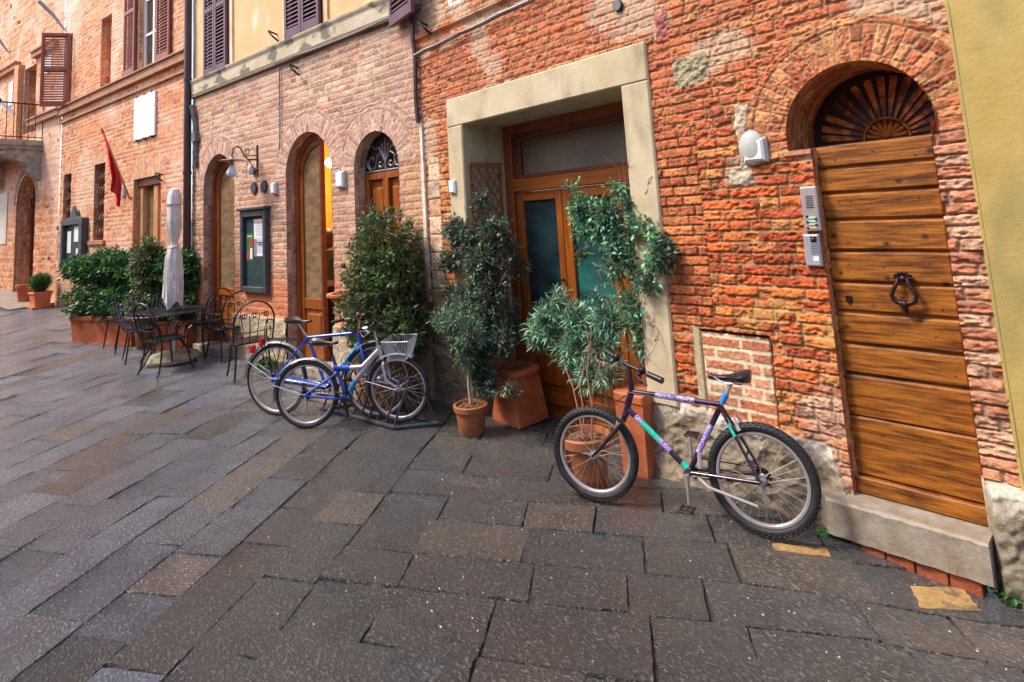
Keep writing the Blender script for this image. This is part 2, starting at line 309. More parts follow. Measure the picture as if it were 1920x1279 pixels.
def reveal(name,fr,path,n0,n1,fnc,mat,parent,ds=.012,flip=False):
    # strip swept from a contour (list of (s,z)) into the wall between n0 and n1
    pts=[]; acc=0; out=[]
    for (a,b) in zip(path[:-1],path[1:]):
        L=math.hypot(b[0]-a[0],b[1]-a[1]); k=max(1,int(L/ds))
        for j in range(k): t=j/k; out.append((a[0]+(b[0]-a[0])*t,a[1]+(b[1]-a[1])*t,acc+L*t,(b[0]-a[0])/L,(b[1]-a[1])/L))
        acc+=L
    out.append((*path[-1],acc,out[-1][3],out[-1][4])); o=np.array(out)
    N=np.arange(n0,n1+ds*.5,ds); A,B=np.meshgrid(o[:,2],N,indexing='ij')
    H,C=fnc(B,A); H=H*ss(.0,.06,B-n0); sx=-o[:,4][:,None]; sz=o[:,3][:,None]; sg=-1 if flip else 1
    S=o[:,0][:,None]+sg*sx*H; Z=o[:,1][:,None]+sg*sz*H
    V=fr.p0+fr.d*S[...,None]+fr.n*B[...,None]+np.array([0,0,1.])*Z[...,None]
    idx=np.arange(A.size).reshape(A.shape); q=np.stack([idx[:-1,:-1],idx[1:,:-1],idx[1:,1:],idx[:-1,1:]],-1).reshape(-1,4)
    return bigmesh(name,V.reshape(-1,3),q,np.clip(C.reshape(-1,3),0,1),mat,parent)
def arch_path(c,r,zs,zb,k=28):
    return [(c+r,zb),(c+r,zs)]+[(c+r*math.cos(math.pi*j/k),zs+r*math.sin(math.pi*j/k)) for j in range(1,k)]+[(c-r,zs),(c-r,zb)]
def in_arch(S,Z,c,r,zs,zb): return ((np.abs(S-c)<r)&(Z<=zs)&(Z>zb))|((Z>zs)&((S-c)**2+(Z-zs)**2<r*r))
def ring(S,Z,H,C,c,zs,r,t,kw,seed,down=0,thin=0,lift=.004):
    rr=np.hypot(S-c,Z-zs); th=np.arctan2(Z-zs,S-c)
    m=(rr>r-.02)&(rr<r+t)&(Z>zs-down)
    h_,c_=bricks(rr-r+3,th*(r+t*.5)+7,.064,t*1.02,seed,**kw); dd=np.minimum(r+t-rr,9); e=ss(0,.01,dd)
    H=np.where(m,h_*e+lift,H); C=np.where(m[...,None],c_,C)
    if thin:
        m=(rr>=r+t)&(rr<r+t+thin)&(Z>zs-down)
        h_,c_=bricks(th*(r+t)+3,rr-(r+t)+.0,thin,.26,seed+7,**kw); H=np.where(m,h_+lift*1.5,H); C=np.where(m[...,None],c_,C)
    return H,C
def mixc(C,k,col): return C*(1-k[...,None])+np.array(col)*k[...,None]
# ================================================ paving
def dirv(vp): d=R@_ray(vp); d[2]=0; return nz(d)
DA=dirv((1150,391)); DB=dirv((-3200,620)); O0=GP(640,1035); O0[2]=0
Binv=np.linalg.inv(np.array([DA[:2],DB[:2]]).T)
base=bpy.data.meshes.new('street')
xs=np.r_[-70,-45,np.linspace(-34,8,85),30,70]; ys=np.r_[-60,-25,np.linspace(-10,2,49),8,20]
X,Y=np.meshgrid(xs,ys,indexing='ij'); Vg=np.stack([X,Y,g(X,Y)-.018],-1).reshape(-1,3)
ix=np.arange(X.size).reshape(X.shape); q=np.stack([ix[:-1,:-1],ix[1:,:-1],ix[1:,1:],ix[:-1,1:]],-1).reshape(-1,4)
m_bed=pm('joint_dirt',(.02,.018,.014),(.05,.045,.035),rough=.8,sc3=(20,20,20),bump=.5,bsc=60)
setp(bigmesh('street',Vg,q,None,m_bed,smooth=False),'dark ground bed beneath the paving slabs of the street',None,kind='structure')
def pave_mat():
    m=bpy.data.materials.new('paving_slabs'); m.use_nodes=True; nt=m.node_tree; L=nt.links.new; b=nt.nodes['Principled BSDF']
    tc=nd(nt,'ShaderNodeTexCoord'); at=nd(nt,'ShaderNodeAttribute'); at.attribute_name='Col'
    mp=nd(nt,'ShaderNodeMapping'); mp.inputs['Rotation'].default_value=(0,0,.9); mp.inputs['Scale'].default_value=(1,1.9,1); L(tc.outputs['Object'],mp.inputs[0])
    n1=nd(nt,'ShaderNodeTexNoise'); n1.inputs['Scale'].default_value=40; n1.inputs['Detail'].default_value=4; n1.inputs['Roughness'].default_value=.62; L(mp.outputs[0],n1.inputs['Vector'])
    n2=nd(nt,'ShaderNodeTexNoise'); n2.inputs['Scale'].default_value=1.3; n2.inputs['Detail'].default_value=5; L(tc.outputs['Object'],n2.inputs['Vector'])
    n3=nd(nt,'ShaderNodeTexNoise'); n3.inputs['Scale'].default_value=140; n3.inputs['Detail'].default_value=2; L(tc.outputs['Object'],n3.inputs['Vector'])
    n4=nd(nt,'ShaderNodeTexNoise'); n4.inputs['Scale'].default_value=5; n4.inputs['Detail'].default_value=4; L(tc.outputs['Object'],n4.inputs['Vector'])
    # stains, plus pale flecks that paint wet sparkle into the colour
    r=nd(nt,'ShaderNodeMapRange'); r.inputs[1].default_value=.3; r.inputs[2].default_value=.7; r.inputs[3].default_value=.6; r.inputs[4].default_value=1.45; L(n4.outputs[0],r.inputs[0])
    sc_=nd(nt,'ShaderNodeVectorMath',operation='SCALE'); L(at.outputs['Color'],sc_.inputs[0]); L(r.outputs[0],sc_.inputs['Scale'])
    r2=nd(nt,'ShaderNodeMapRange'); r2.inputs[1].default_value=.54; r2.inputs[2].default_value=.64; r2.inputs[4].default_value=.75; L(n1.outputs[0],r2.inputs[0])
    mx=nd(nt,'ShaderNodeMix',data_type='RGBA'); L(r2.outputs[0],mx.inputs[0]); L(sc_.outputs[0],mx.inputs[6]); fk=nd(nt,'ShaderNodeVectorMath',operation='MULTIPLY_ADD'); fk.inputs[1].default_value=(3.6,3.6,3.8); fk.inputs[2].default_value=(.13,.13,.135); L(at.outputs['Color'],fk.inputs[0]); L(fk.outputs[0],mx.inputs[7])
    r5=nd(nt,'ShaderNodeMapRange'); r5.inputs[1].default_value=.56; r5.inputs[2].default_value=.70; r5.inputs[4].default_value=.22; L(n2.outputs[0],r5.inputs[0])
    m5=nd(nt,'ShaderNodeMix',data_type='RGBA'); L(r5.outputs[0],m5.inputs[0]); L(mx.outputs[2],m5.inputs[6]); m5.inputs[7].default_value=(.13,.06,.035,1)
    L(m5.outputs[2],b.inputs['Base Color'])
    r3=nd(nt,'ShaderNodeMapRange'); r3.inputs[1].default_value=.38; r3.inputs[2].default_value=.62; r3.inputs[3].default_value=.42; r3.inputs[4].default_value=.12; L(n2.outputs[0],r3.inputs[0]); L(r3.outputs[0],b.inputs['Roughness'])
    b.inputs['Specular IOR Level'].default_value=.7; b.inputs['Coat Weight'].default_value=1.0; b.inputs['Coat Roughness'].default_value=.13; b.inputs['Coat IOR'].default_value=1.6
    ad=nd(nt,'ShaderNodeMath',operation='MULTIPLY_ADD'); L(n3.outputs[0],ad.inputs[0]); ad.inputs[1].default_value=.3; L(n1.outputs[0],ad.inputs[2])
    bp=nd(nt,'ShaderNodeBump'); bp.inputs['Strength'].default_value=1; bp.inputs['Distance'].default_value=.034; L(ad.outputs[0],bp.inputs['Height'])
    b2=nd(nt,'ShaderNodeBump'); b2.inputs['Strength'].default_value=.5; b2.inputs['Distance'].default_value=.05; L(n4.outputs[0],b2.inputs['Height']); L(b2.outputs[0],bp.inputs['Normal']); L(bp.outputs[0],b.inputs['Normal']); L(bp.outputs[0],b.inputs['Coat Normal'])
    return m
m_pave=pave_mat()
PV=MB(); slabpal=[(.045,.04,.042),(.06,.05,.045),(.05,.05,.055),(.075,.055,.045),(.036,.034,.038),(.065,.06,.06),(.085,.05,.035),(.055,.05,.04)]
slabl=[(.085,.096,.125),(.075,.084,.11),(.09,.094,.11),(.11,.115,.14),(.062,.07,.088),(.095,.098,.115),(.10,.075,.06),(.085,.088,.105)]; slabr=[(.024,.020,.017),(.030,.026,.022),(.022,.020,.019),(.036,.028,.021),(.027,.024,.022),(.055,.038,.025),(.028,.026,.026)]  # left stone grey paled toward blue, painting wet sky glare into the colour
def slab(a0,a1,b0,b1,col=None,fld=0):
    gp=random.uniform(.0015,.0045); c=[(a0+gp,b0+gp),(a1-gp,b0+gp),(a1-gp,b1-gp),(a0+gp,b1-gp)]
    c=[(p[0]+random.uniform(-.012,.012),p[1]+random.uniform(-.012,.012)) for p in c]
    ctr=O0[:2]+DA[:2]*(a0+a1)/2+DB[:2]*(b0+b1)/2
    near=np.hypot(ctr[0]-CAM[0],ctr[1]-CAM[1])
    st=.035 if near<6 else .12 if near<12 else .5
    out=[]
    for k in range(4):
        p,q_=c[k],c[(k+1)%4]; L=math.hypot(q_[0]-p[0],q_[1]-p[1]); m=max(1,int(L/st)); nx,ny=(-(q_[1]-p[1])/L,(q_[0]-p[0])/L)
        for j in range(m):
            t=j/m; jt=random.gauss(0,.0022) if j else 0; out.append((p[0]+(q_[0]-p[0])*t+nx*jt,p[1]+(q_[1]-p[1])*t+ny*jt))
    ca,cb=(a0+a1)/2,(b0+b1)/2; ta,tb=random.gauss(0,.007),random.gauss(0,.007); dz=random.gauss(0,.0025)
    def W3(a,b,z): xy=O0[:2]+DA[:2]*a+DB[:2]*b; return (xy[0],xy[1],float(g(xy[0],xy[1]))+z)
    n=len(out)
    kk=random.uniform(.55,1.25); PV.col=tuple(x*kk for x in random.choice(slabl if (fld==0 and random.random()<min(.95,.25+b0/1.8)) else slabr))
    top=[W3(ca+(a-ca)*(1-.003/(abs(a1-a0)/2)),cb+(b-cb)*(1-.003/(abs(b1-b0)/2)),dz+ta*(a-ca)+tb*(b-cb)) for a,b in out]
    ed=[W3(a,b,dz-.002+ta*(a-ca)+tb*(b-cb)) for a,b in out]; bo=[W3(a,b,-.03) for a,b in out]
    ctop=[W3(ca,cb,dz+.002)]
    PV.add(top+ed+bo+ctop,[(i,(i+1)%n,3*n) for i in range(n)]+[(n+i,n+(i+1)%n,(i+1)%n,i) for i in range(n)]+[(2*n+i,2*n+(i+1)%n,n+(i+1)%n,n+i) for i in range(n)])
def okc(a,b):
    xy=O0[:2]+DA[:2]*a+DB[:2]*b; return -31<xy[0]<5 and -9<xy[1]<.9
gold={}
b=0.                       # left field: strips run along DA
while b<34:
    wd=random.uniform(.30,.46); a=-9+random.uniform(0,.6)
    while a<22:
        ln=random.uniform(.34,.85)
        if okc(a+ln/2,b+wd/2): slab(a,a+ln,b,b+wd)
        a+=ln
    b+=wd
a=-9.                      # right field: strips run along DB
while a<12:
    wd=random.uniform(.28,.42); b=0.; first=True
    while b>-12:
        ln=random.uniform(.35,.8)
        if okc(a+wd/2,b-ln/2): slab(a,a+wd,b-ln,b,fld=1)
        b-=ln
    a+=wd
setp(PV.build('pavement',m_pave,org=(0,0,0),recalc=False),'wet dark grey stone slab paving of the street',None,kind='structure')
# small yellow repair patches let into the slabs
m_patch=pm('yellow_mortar',(.30,.17,.05),(.50,.32,.12),rough=.7,sc3=(18,18,18),bump=.5,bsc=60,stain=((.12,.08,.04),(14,14,14),.5,.64,.85))
for pl,lab in (([(1708,1102),(1805,1105),(1840,1148),(1727,1142)],'yellow mortar patch in the paving before the doorstep'),([(1448,1020),(1560,1030),(1568,1046),(1455,1037)],'narrow yellow mortar strip in the paving under the rear bicycle wheel')):
    P4=[GP(*p) for p in pl]; t=MB(); bt=[]
    P4=[np.array([p[0],p[1],p[2]]) for p in P4]; pts=[]
    for k in range(4):
        for j in range(8): pts.append(P4[k]+(P4[(k+1)%4]-P4[k])*j/8+np.array([random.gauss(0,.003),random.gauss(0,.003),0]))
    t.prism([p-np.array([0,0,.012]) for p in pts],(0,0,.018)); setp(t.build('mortar_patch',m_patch),lab,'patch')
# pale flecks of litter: one scattered stuff object
t=MB()
for _ in range(90):
    px,py=random.uniform(250,1900),random.uniform(820,1275)
    q_=GP(px,py); 
    if q_[1]>-.1 : continue
    r_=random.uniform(.0015,.004); a=random.uniform(0,6.28); e=random.uniform(1,2.4)
    t.prism([q_+np.array([r_*e*math.cos(a+k*1.2566),r_*math.sin(a+k*1.2566),.002]) for k in range(5)],(0,0,.004))
m_fleck=pm('pale_flecks',(.5,.42,.34),(.75,.7,.65),rough=.6,sc3=(3,3,3))
setp(t.build('litter_flecks',m_fleck,org=(0,0,0)),'tiny pale crumbs and petals scattered over the dark paving','litter',kind='stuff')

# ================================================ main house: rough orange brick
house=thing('brick_house',(-3,0,0),'rough orange red brick house with stucco framed double door and small arched plank door','house')
PO=[(.58,.13,.03),(.50,.095,.024),(.64,.19,.045),(.55,.17,.06),(.42,.075,.022),(.66,.26,.08),(.60,.12,.028)]
kwm=dict(pal=PO,jc=(.30,.20,.10),depth=.014,joint=.012,rough=.009,er=1.1,wob=.006)
kwa=dict(pal=[(.52,.17,.06),(.60,.26,.10),(.55,.20,.08),(.48,.13,.05)],jc=(.50,.30,.15),depth=.009,joint=.007,rough=.009,er=.5,wob=.0)
def f_main(S,Z):
    H,C=bricks(S,Z,.070,.27,1,**kwm)
    # regular thinner courses just right of the stucco frame
    H2,C2=bricks(S,Z,.069,.24,40,pal=[(.54,.15,.045),(.60,.20,.07),(.48,.12,.04)],jc=(.22,.10,.05),depth=.016,joint=.010,rough=.007,er=.4,wob=.004)
    k=(ss(2.16,2.15,S+.01*(vn(Z*14,Z*0,5)-.5))<.5)&(Z<2.42)&(Z>1.03); H=np.where(k,H2,H); C=np.where(k[...,None],C2,C)
    # upper wall pinker, lower right more saturated, pale salts near the door foot
    C=mixc(C,.34*ss(1.9,2.9,Z),(.60,.22,.13)); 
    C=C*np.where((Z<2.0)&(Z>.7)&(S<2.75),1.06,1.)[...,None]*np.array([1,1,.92])
    e=.8*ss(.45,.75,fbm(S*2.3,Z*2.3,77)+.35*ss(1.15,.55,Z)*ss(1.95,1.5,S)-.05)*ss(1.2,.8,Z)*ss(2.0,1.6,S)
    C=mixc(C,.75*e,(.56,.40,.30))
    # lime patches and odd stones
    lp=ss(.60,.72,fbm(S*2.1,Z*2.4,88))*ss(1.7,2.2,Z)*.65; C=mixc(C,lp,(.56,.42,.28)); H=H*(1-.6*lp)
    yl=ss(.60,.72,fbm(S*4.1,Z*4.3,98))*ss(.9,1.1,Z)*ss(1.5,1.2,Z)*ss(2.3,2.1,S)*.5; C=mixc(C,yl,(.60,.40,.12)); H=H*(1-.5*yl)
    for cs,cz,a,b_,cc in ((2.15,2.81,.125,.105,(.36,.30,.17)),(1.80,2.38,.06,.08,(.62,.52,.42)),(1.86,2.03,.08,.05,(.5,.42,.3)),(1.5,3.28,.1,.07,(.30,.19,.13)),(2.34,3.2,.05,.12,(.42,.13,.09)),(1.77,2.30,.075,.2,(.58,.44,.30))):
        dd=np.maximum(np.abs(S-cs)/a,np.abs(Z-cz)/b_)+.35*(fbm(S*14,Z*14,3)-.5); m=ss(1.08,.95,dd)
        hs_=.016+.03*(fbm(S*22,Z*30,9)-.5)*1.4; H=H*(1-m)+hs_*m; C=mixc(C,m,cc)*(1+m*.9*(fbm(S*30,Z*45,4)-.5))[...,None]
    # pale block column by the corner with the tan house
    k=(S>5.2)&(S<5.41)&(Z<2.55)&(Z>.5); H3,C3=bricks(S-5.2+.0,Z,.19,.6,60,pal=[(.72,.46,.30),(.66,.38,.22),(.76,.54,.38)],jc=(.3,.2,.12),depth=.012,joint=.012,rough=.004,wob=.004)
    H=np.where(k,H3,H); C=np.where(k[...,None],C3,C)
    k=(S>5.0)&(S<5.6)&(Z<2.55)&~k; C=np.where(k[...,None],C*np.array([1.15,1.35,1.2]),C)
    # bricked up hatch with wide pale joints
    k=(S>1.79)&(S<2.28)&(Z<1.01)&(Z>.46); H4,C4=bricks(S,Z,.0755,.25,90,pal=[(.56,.21,.10),(.62,.28,.15),(.50,.17,.08),(.60,.38,.24)],jc=(.72,.60,.42),depth=.004,joint=.020,rough=.004,wob=.004)
    H=np.where(k,H4-.010,H); C=np.where(k[...,None],C4,C)
    ds_=np.minimum(np.minimum(np.abs(S-1.79),np.abs(S-2.28)),np.where((S>1.79)&(S<2.28),np.abs(Z-1.01),9)); k=(ds_<.009)&(Z<1.02)&(Z>.46)&(S>1.78)&(S<2.29)
    H=np.where(k,-.03,H); C=np.where(k[...,None],np.array([.10,.06,.04]),C)
    k2=(S>2.28)&(S<2.33)&(Z<1.04)&(Z>.46); C=np.where(k2[...,None],np.array([.52,.40,.24]),C); H=np.where(k2,.004,H)
    # arch rings of the small door
    H,C=ring(S,Z,H,C,1.14,2.25,.39,.215,kwa,120,down=.12,thin=.05)
    # jambs left and right of the plank door: long bricks
    k=(S<.80)&(Z<2.2)&(Z>.42); H5,C5=bricks(S*.6,Z,.062,.3,140,pal=[(.56,.24,.13),(.50,.18,.09),(.60,.33,.20)],jc=(.38,.24,.15),depth=.016,joint=.01,rough=.012,er=.6)
    H=np.where(k,H5,H); C=np.where(k[...,None],C5,C)
    k=(S>1.36)&(S<1.56)&(Z>2.13)&(Z<2.165); H=np.where(k,.024,H); C=np.where(k[...,None],np.array([.56,.24,.14]),C)
    # ledge course over the stucco door
    k=ss(3.885,3.9,Z)*ss(3.955,3.94,Z)*ss(3.7,3.9,S); H=H+.045*k
    C=mixc(C,.5*ss(3.96,4.05,Z)*ss(4.2,4.6,S),(.62,.42,.26))
    # rubble stone socle
    top=np.where(S>4.9,.62-.25*ss(4.9,5.0,-S+9.9),np.interp(S,[1.38,1.5,1.75,1.9,2.2,2.5,2.75],[.02,.44,.46,.44,.47,.5,.5]))
    top=np.where(S>4.9,np.interp(S,[4.95,5.2,5.6],[.42,.52,.58]),top)+.05*(vn(S*6,Z*3,6)-.5)
    k=ss(top+.01,top-.012,Z)
    v1=fbm(S*2.6+7,Z*3.4,200,4); v2=1-np.abs(2*fbm(S*4.5,Z*6+S*2,210,3)-1); hs_=.035+.07*(v1-.5)+.05*(v2-.75)+.02*(fbm(S*30,Z*30,220)-.5)
    cs_=np.array([.33,.26,.18])*(.5+.9*fbm(S*5,Z*8,230))[...,None]; cs_=mixc(cs_,.75*ss(.14,.0,top-Z)*ss(.35,.6,fbm(S*6,Z*12,240)),(.72,.68,.62)); cs_=mixc(cs_,.5*ss(.62,.75,fbm(S*7,Z*7,250)),(.16,.11,.07))
    H=H*(1-k)+hs_*k; C=C*(1-k[...,None])+cs_*k[...,None]
    return H,C
def keep_main(S,Z):
    a=in_arch(S,Z,1.14,.389,2.25,2.16)|((S>.78)&(S<1.398)&(Z<=2.17))
    d=(S>2.72)&(S<4.77)&(Z<2.83)
    return ~(a|d)
AR1=[(1.14,.39,2.25)]; VL1=((.78,0,0),(1.398,0,0))
fronts=relief('front_wall',MAIN,.632,2.3,-.25,4.2,.006,f_main,keep_main,m_brick,house,arcs=AR1,vl=VL1)
relief('front_wall',MAIN,2.3,3.0,-.25,4.2,.0075,f_main,keep_main,m_brick,house)
relief('front_wall',MAIN,.632,3.0,4.2,5.0,.02,f_main,keep_main,m_brick,house)
relief('front_wall',MAIN,3.0,5.53,-.25,5.0,.010,f_main,keep_main,m_brick,house)
kwr=dict(pal=[(.54,.17,.05),(.46,.12,.035),(.60,.24,.08)],jc=(.42,.26,.13),depth=.008,joint=.009,rough=.008,wob=.004)
reveal('arch_reveal',MAIN,arch_path(1.14,.39,2.25,2.155),-.026,.42,lambda A,B: bricks(B+2,A+4,.064,.26,160,**kwr),m_brick,house,.01)
reveal('jamb_reveal',MAIN,[(1.40,0),(1.40,2.16)],-.014,.13,lambda A,B: bricks(B+2,A+4,.072,.26,161,**kwr),m_brick,house,.01)
reveal('jamb_reveal',MAIN,[(.778,2.25),(.778,-.1)],-.014,.42,lambda A,B: bricks(B+2,A+4,.072,.26,162,**kwr),m_brick,house,.01)
# ledge behind the top of the plank door
t=MB(); t.fbox(MAIN,.78,1.53,.13,.5,2.08,2.175); t.fbox(MAIN,1.40,1.56,.13,.42,-.1,2.08); t.build('door_lintel',m_cor,house)
DM=Frame(MAIN.P(0,-.045,0),MAIN.d,MAIN.n)
# plank door: boards are one leaf, ironwork separate
t=MB(); ze=[2.17,2.03,1.88,1.72,1.54,1.36,1.19,1.01,.84,.61,.285]
for k in range(len(ze)-1):
    z1,z0=ze[k],ze[k+1]
    t.fbox(DM,.79,1.398,.098+random.uniform(-.002,.002),.14,z0+(.012 if k<8 else .002),z1-.003,.010)
t.fbox(DM,.79,1.398,.118,.145,.285,2.165)
leaf=t.build('plank_door',m_board,house)
t=MB(); t.fbox(DM,.79,1.40,.075,.14,.192,.283,.008); t.build('kick_rail',m_board,leaf)
t=MB()
for k in range(8):
    for s_ in (.86,1.33) if k%2 else (.9,1.1,1.3):
        z_=(ze[k]+ze[k+1])/2+random.uniform(-.04,.04); t=MB(); t.sph(DM.P(s_+random.uniform(-.02,.02),.098,z_),(.005,.004,.005),8); t.build('nail',m_knock,leaf)
kn=MB(); kc=lambda s_,n_,z_: DM.P(1.02-s_*1.25,n_,1.335+z_*1.25)
for i in range(7):
    a=math.pi*(i/6); kn.tube([kc(0,.085,.045),kc(.032*math.cos(a),.072,.055+.024*math.sin(a)),kc(.04*math.cos(a),.082,.05+.03*math.sin(a))],[.009,.008,.004],8)
kn.sph(kc(0,.08,.05),(.018,.02,.02))
for sg in (-1,1): kn.tube([kc(sg*.018,.07,.05),kc(sg*.022,.06,.03),kc(sg*.038,.055,.005),kc(sg*.047,.055,-.02),kc(sg*.040,.055,-.04),kc(sg*.02,.055,-.052),kc(0,.053,-.055)],[.011,.010,.011,.012,.013,.015,.016],10)
kn.sph(kc(0,.05,-.055),(.02,.02,.02)); kn.tube([kc(0,.055,-.06),kc(0,.06,-.085),kc(0,.07,-.105)],[.014,.012,.004],10)
for i in range(5): a=math.radians(200+i*35); kn.tube([kc(0,.055,-.05),kc(.024*math.cos(a),.045,-.055+.02*math.sin(a))],[.008,.003],8)
kn.build('door_knocker',m_knock,leaf,smooth=True)
t=MB(); t.lathe(DM.P(1.345,.098,1.43),[(.001,-.012),(.010,-.012),(.013,-.006),(.014,0)],16,ax=(0,1,0)); t.build('cylinder_lock',pm('brass',(.42,.22,.05),(.5,.28,.08),rough=.3,metal=.8),leaf,smooth=True)
t=MB(); t.prism([DM.P(1.315+a,.098,1.265+b) for a,b in ((-.018,.022),(.018,.022),(.014,-.012),(0,-.026),(-.014,-.012))],(0,-.006,0)); t.build('keyhole_plate',m_knock,leaf)
# fanlight: dark recess with carved wooden rays and an inner half rose
fz=2.19; fc=1.09
t=MB(); t.fbox(MAIN,.7,1.6,.40,.42,2.15,2.7); fl=t.build('fanlight',pm('fan_dark',(.018,.010,.012),(.035,.018,.018),rough=.5),house)
t=MB()
for i in range(15):
    a=math.radians(6+i*12.+random.uniform(-2,2)); r0,r1=.12,.385
    c_=np.array([math.cos(a),math.sin(a)]); nn_=np.array([-c_[1],c_[0]])
    pts=[(r0,.006),(r0+.1,.013),(r1-.03,.021),(r1,.018),(r1,-.018),(r1-.03,-.021),(r0+.1,-.013),(r0,-.006)]
    t.prism([MAIN.P(fc+c_[0]*p+nn_[0]*q_,.385,fz+.01+c_[1]*p+nn_[1]*q_) for p,q_ in pts],(0,.012,0))
t.build('wooden_ray',pm('fan_rays',(.12,.03,.012),(.62,.22,.04),rough=.45,sc3=(9,9,9),lo=.45,hi=.6),fl)
t=MB()
t.tube([MAIN.P(fc+.125*math.cos(a),.375,fz+.01+.125*math.sin(a)) for a in np.linspace(0,math.pi,20)],.009,8)
for i in range(9):
    a=math.radians(12+i*19.5); t.tube([MAIN.P(fc+.03*math.cos(a),.38,fz+.01+.03*math.sin(a)),MAIN.P(fc+.11*math.cos(a),.38,fz+.01+.11*math.sin(a))],[.008,.014],6)
t.sph(MAIN.P(fc,.375,fz+.03),(.03,.02,.03)); t.fbox(MAIN,.72,1.55,.375,.40,2.165,2.20); t.build('fan_rose',m_board,fl)
# doorstep slab and the red brick course under it
t=MB(); NS=22; pts=[]
top=[];bot=[]
for i in range(NS+1):
    s_=1.585-(1.585-.775)*i/NS; nf=-.135+.10*ss(1.50,1.585,s_)+.004*math.sin(i*1.7)
    top.append(MAIN.P(s_,nf,.188+.003*math.sin(i*2.3))); bot.append(MAIN.P(s_,nf-.004,.0))
n=len(top); vb=[MAIN.P(1.585,.12,.19),MAIN.P(.775,.12,.19),MAIN.P(1.585,.12,-.2),MAIN.P(.775,.12,-.2)]
edge=[p+np.array([0,.012,.0]) for p in top]; edg2=[p-np.array([0,0,.012]) for p in top]
vs=edge+edg2+bot+vb; fs=[(i,i+1,n+i+1,n+i) for i in range(n-1)]+[(n+i,n+i+1,2*n+i+1,2*n+i) for i in range(n-1)]
fs+=[tuple(range(n))[::-1]+(3*n,3*n+1)[0:0]+(3*n,3*n+1)]
t.add(vs,fs); t.add([bot[0],top[0],vb[0],vb[2]],[(0,1,2,3)]); t.add([bot[-1],top[-1],vb[1],vb[3]],[(0,1,2,3)])
t.build('doorstep',m_step,house)
t=MB(); s_=1.36
while s_>.92:
    L_=random.uniform(.11,.15); t.fbox(MAIN,s_-L_+.008,s_,-.118,-.02,-.09,-.006,.004); s_-=L_
t.build('brick_footing',pm('foot_brick',(.30,.07,.03),(.42,.12,.05),rough=.5,sc3=(9,9,9),bump=.5,bsc=50),house)
# ------------- stucco surround
t=MB(); t.fbox(MAIN,4.75,5.0,-.035,.62,.36,2.815,.012); t.fbox(MAIN,2.485,5.0,-.035,.62,2.815,3.115,.012); t.fbox(MAIN,2.485,2.74,-.035,.62,.46,2.815,.012)
t.build('door_surround',m_surr,house)
for a,b,c in ((4.755,4.995,.36),(2.49,2.735,.46)): t=MB(); t.fbox(MAIN,a,b,-.02,.62,-.3,c); t.build('door_surround_foot',m_stone,house)
# ------------- three leaf glazed door, its frame and transom light
N=.54
t=MB(); t.fbox(MAIN,4.63,4.75,N-.02,N+.08,-.2,2.815,.008); t.fbox(MAIN,2.74,2.84,N-.02,N+.08,-.2,2.815,.008); t.fbox(MAIN,2.84,4.63,N-.02,N+.08,2.72,2.815,.008)
fr_=t.build('door_frame',m_wred,house)
t=MB(); t.fbox(MAIN,2.84,4.63,N-.03,N+.07,2.10,2.235,.01); t.build('transom_rail',m_woodh,fr_)
t=MB(); t.fbox(MAIN,2.84,4.63,N,N+.06,2.65,2.715,.006); t.fbox(MAIN,4.51,4.63,N,N+.06,2.235,2.65,.006); t.fbox(MAIN,2.84,4.51,N,N+.06,2.235,2.275,.006); t.build('transom_sash',m_wdark,fr_)
t=MB(); t.fbox(MAIN,2.84,4.52,N+.035,N+.045,2.27,2.655); t.build('transom_glass',m_frost,fr_)
for k,(sa,sb,gm) in enumerate(((3.975,4.625,m_tealb),(3.32,3.97,m_teal),(2.845,3.315,m_teal))):
    t=MB(); t.fbox(MAIN,sa,sa+.085,N+.005,N+.06,-.15,2.095,.006); t.fbox(MAIN,sb-.105,sb,N+.005,N+.06,-.15,2.095,.006)
    lf=t.build('door_leaf',m_wood,house)
    for a,b_,c in ((2.0,2.095,.005),(.56,.64,.005),(.642,.69,-.012),(.02,.13,.005),(-.15,-.04,.005)): t=MB(); t.fbox(MAIN,sa+.085,sb-.105,N+c,N+.06,a,b_,.006); t.build('door_rail',m_woodh,lf)
    t=MB(); t.fbox(MAIN,sa+.08,sb-.1,N+.03,N+.05,.13,.57); t.fbox(MAIN,sa+.125,sb-.145,N+.012,N+.03,.19,.50,.018); t.fbox(MAIN,sa+.08,sb-.1,N+.03,N+.05,-.05,.03); t.build('door_panel',m_wood,lf)
    t=MB(); t.fbox(MAIN,sa+.08,sb-.1,N+.035,N+.045,.65,2.01); t.build('glass_pane',gm,lf)
t=MB(); t.sph(MAIN.P(4.01,N-.015,1.22),(.018,.018,.018)); t.build('door_handle',m_knock,house,smooth=True)
t=MB(); t.fbox(MAIN,2.74,4.75,N-.06,N+.1,-.3,-.135,.01); t.build('threshold',m_stone,house)
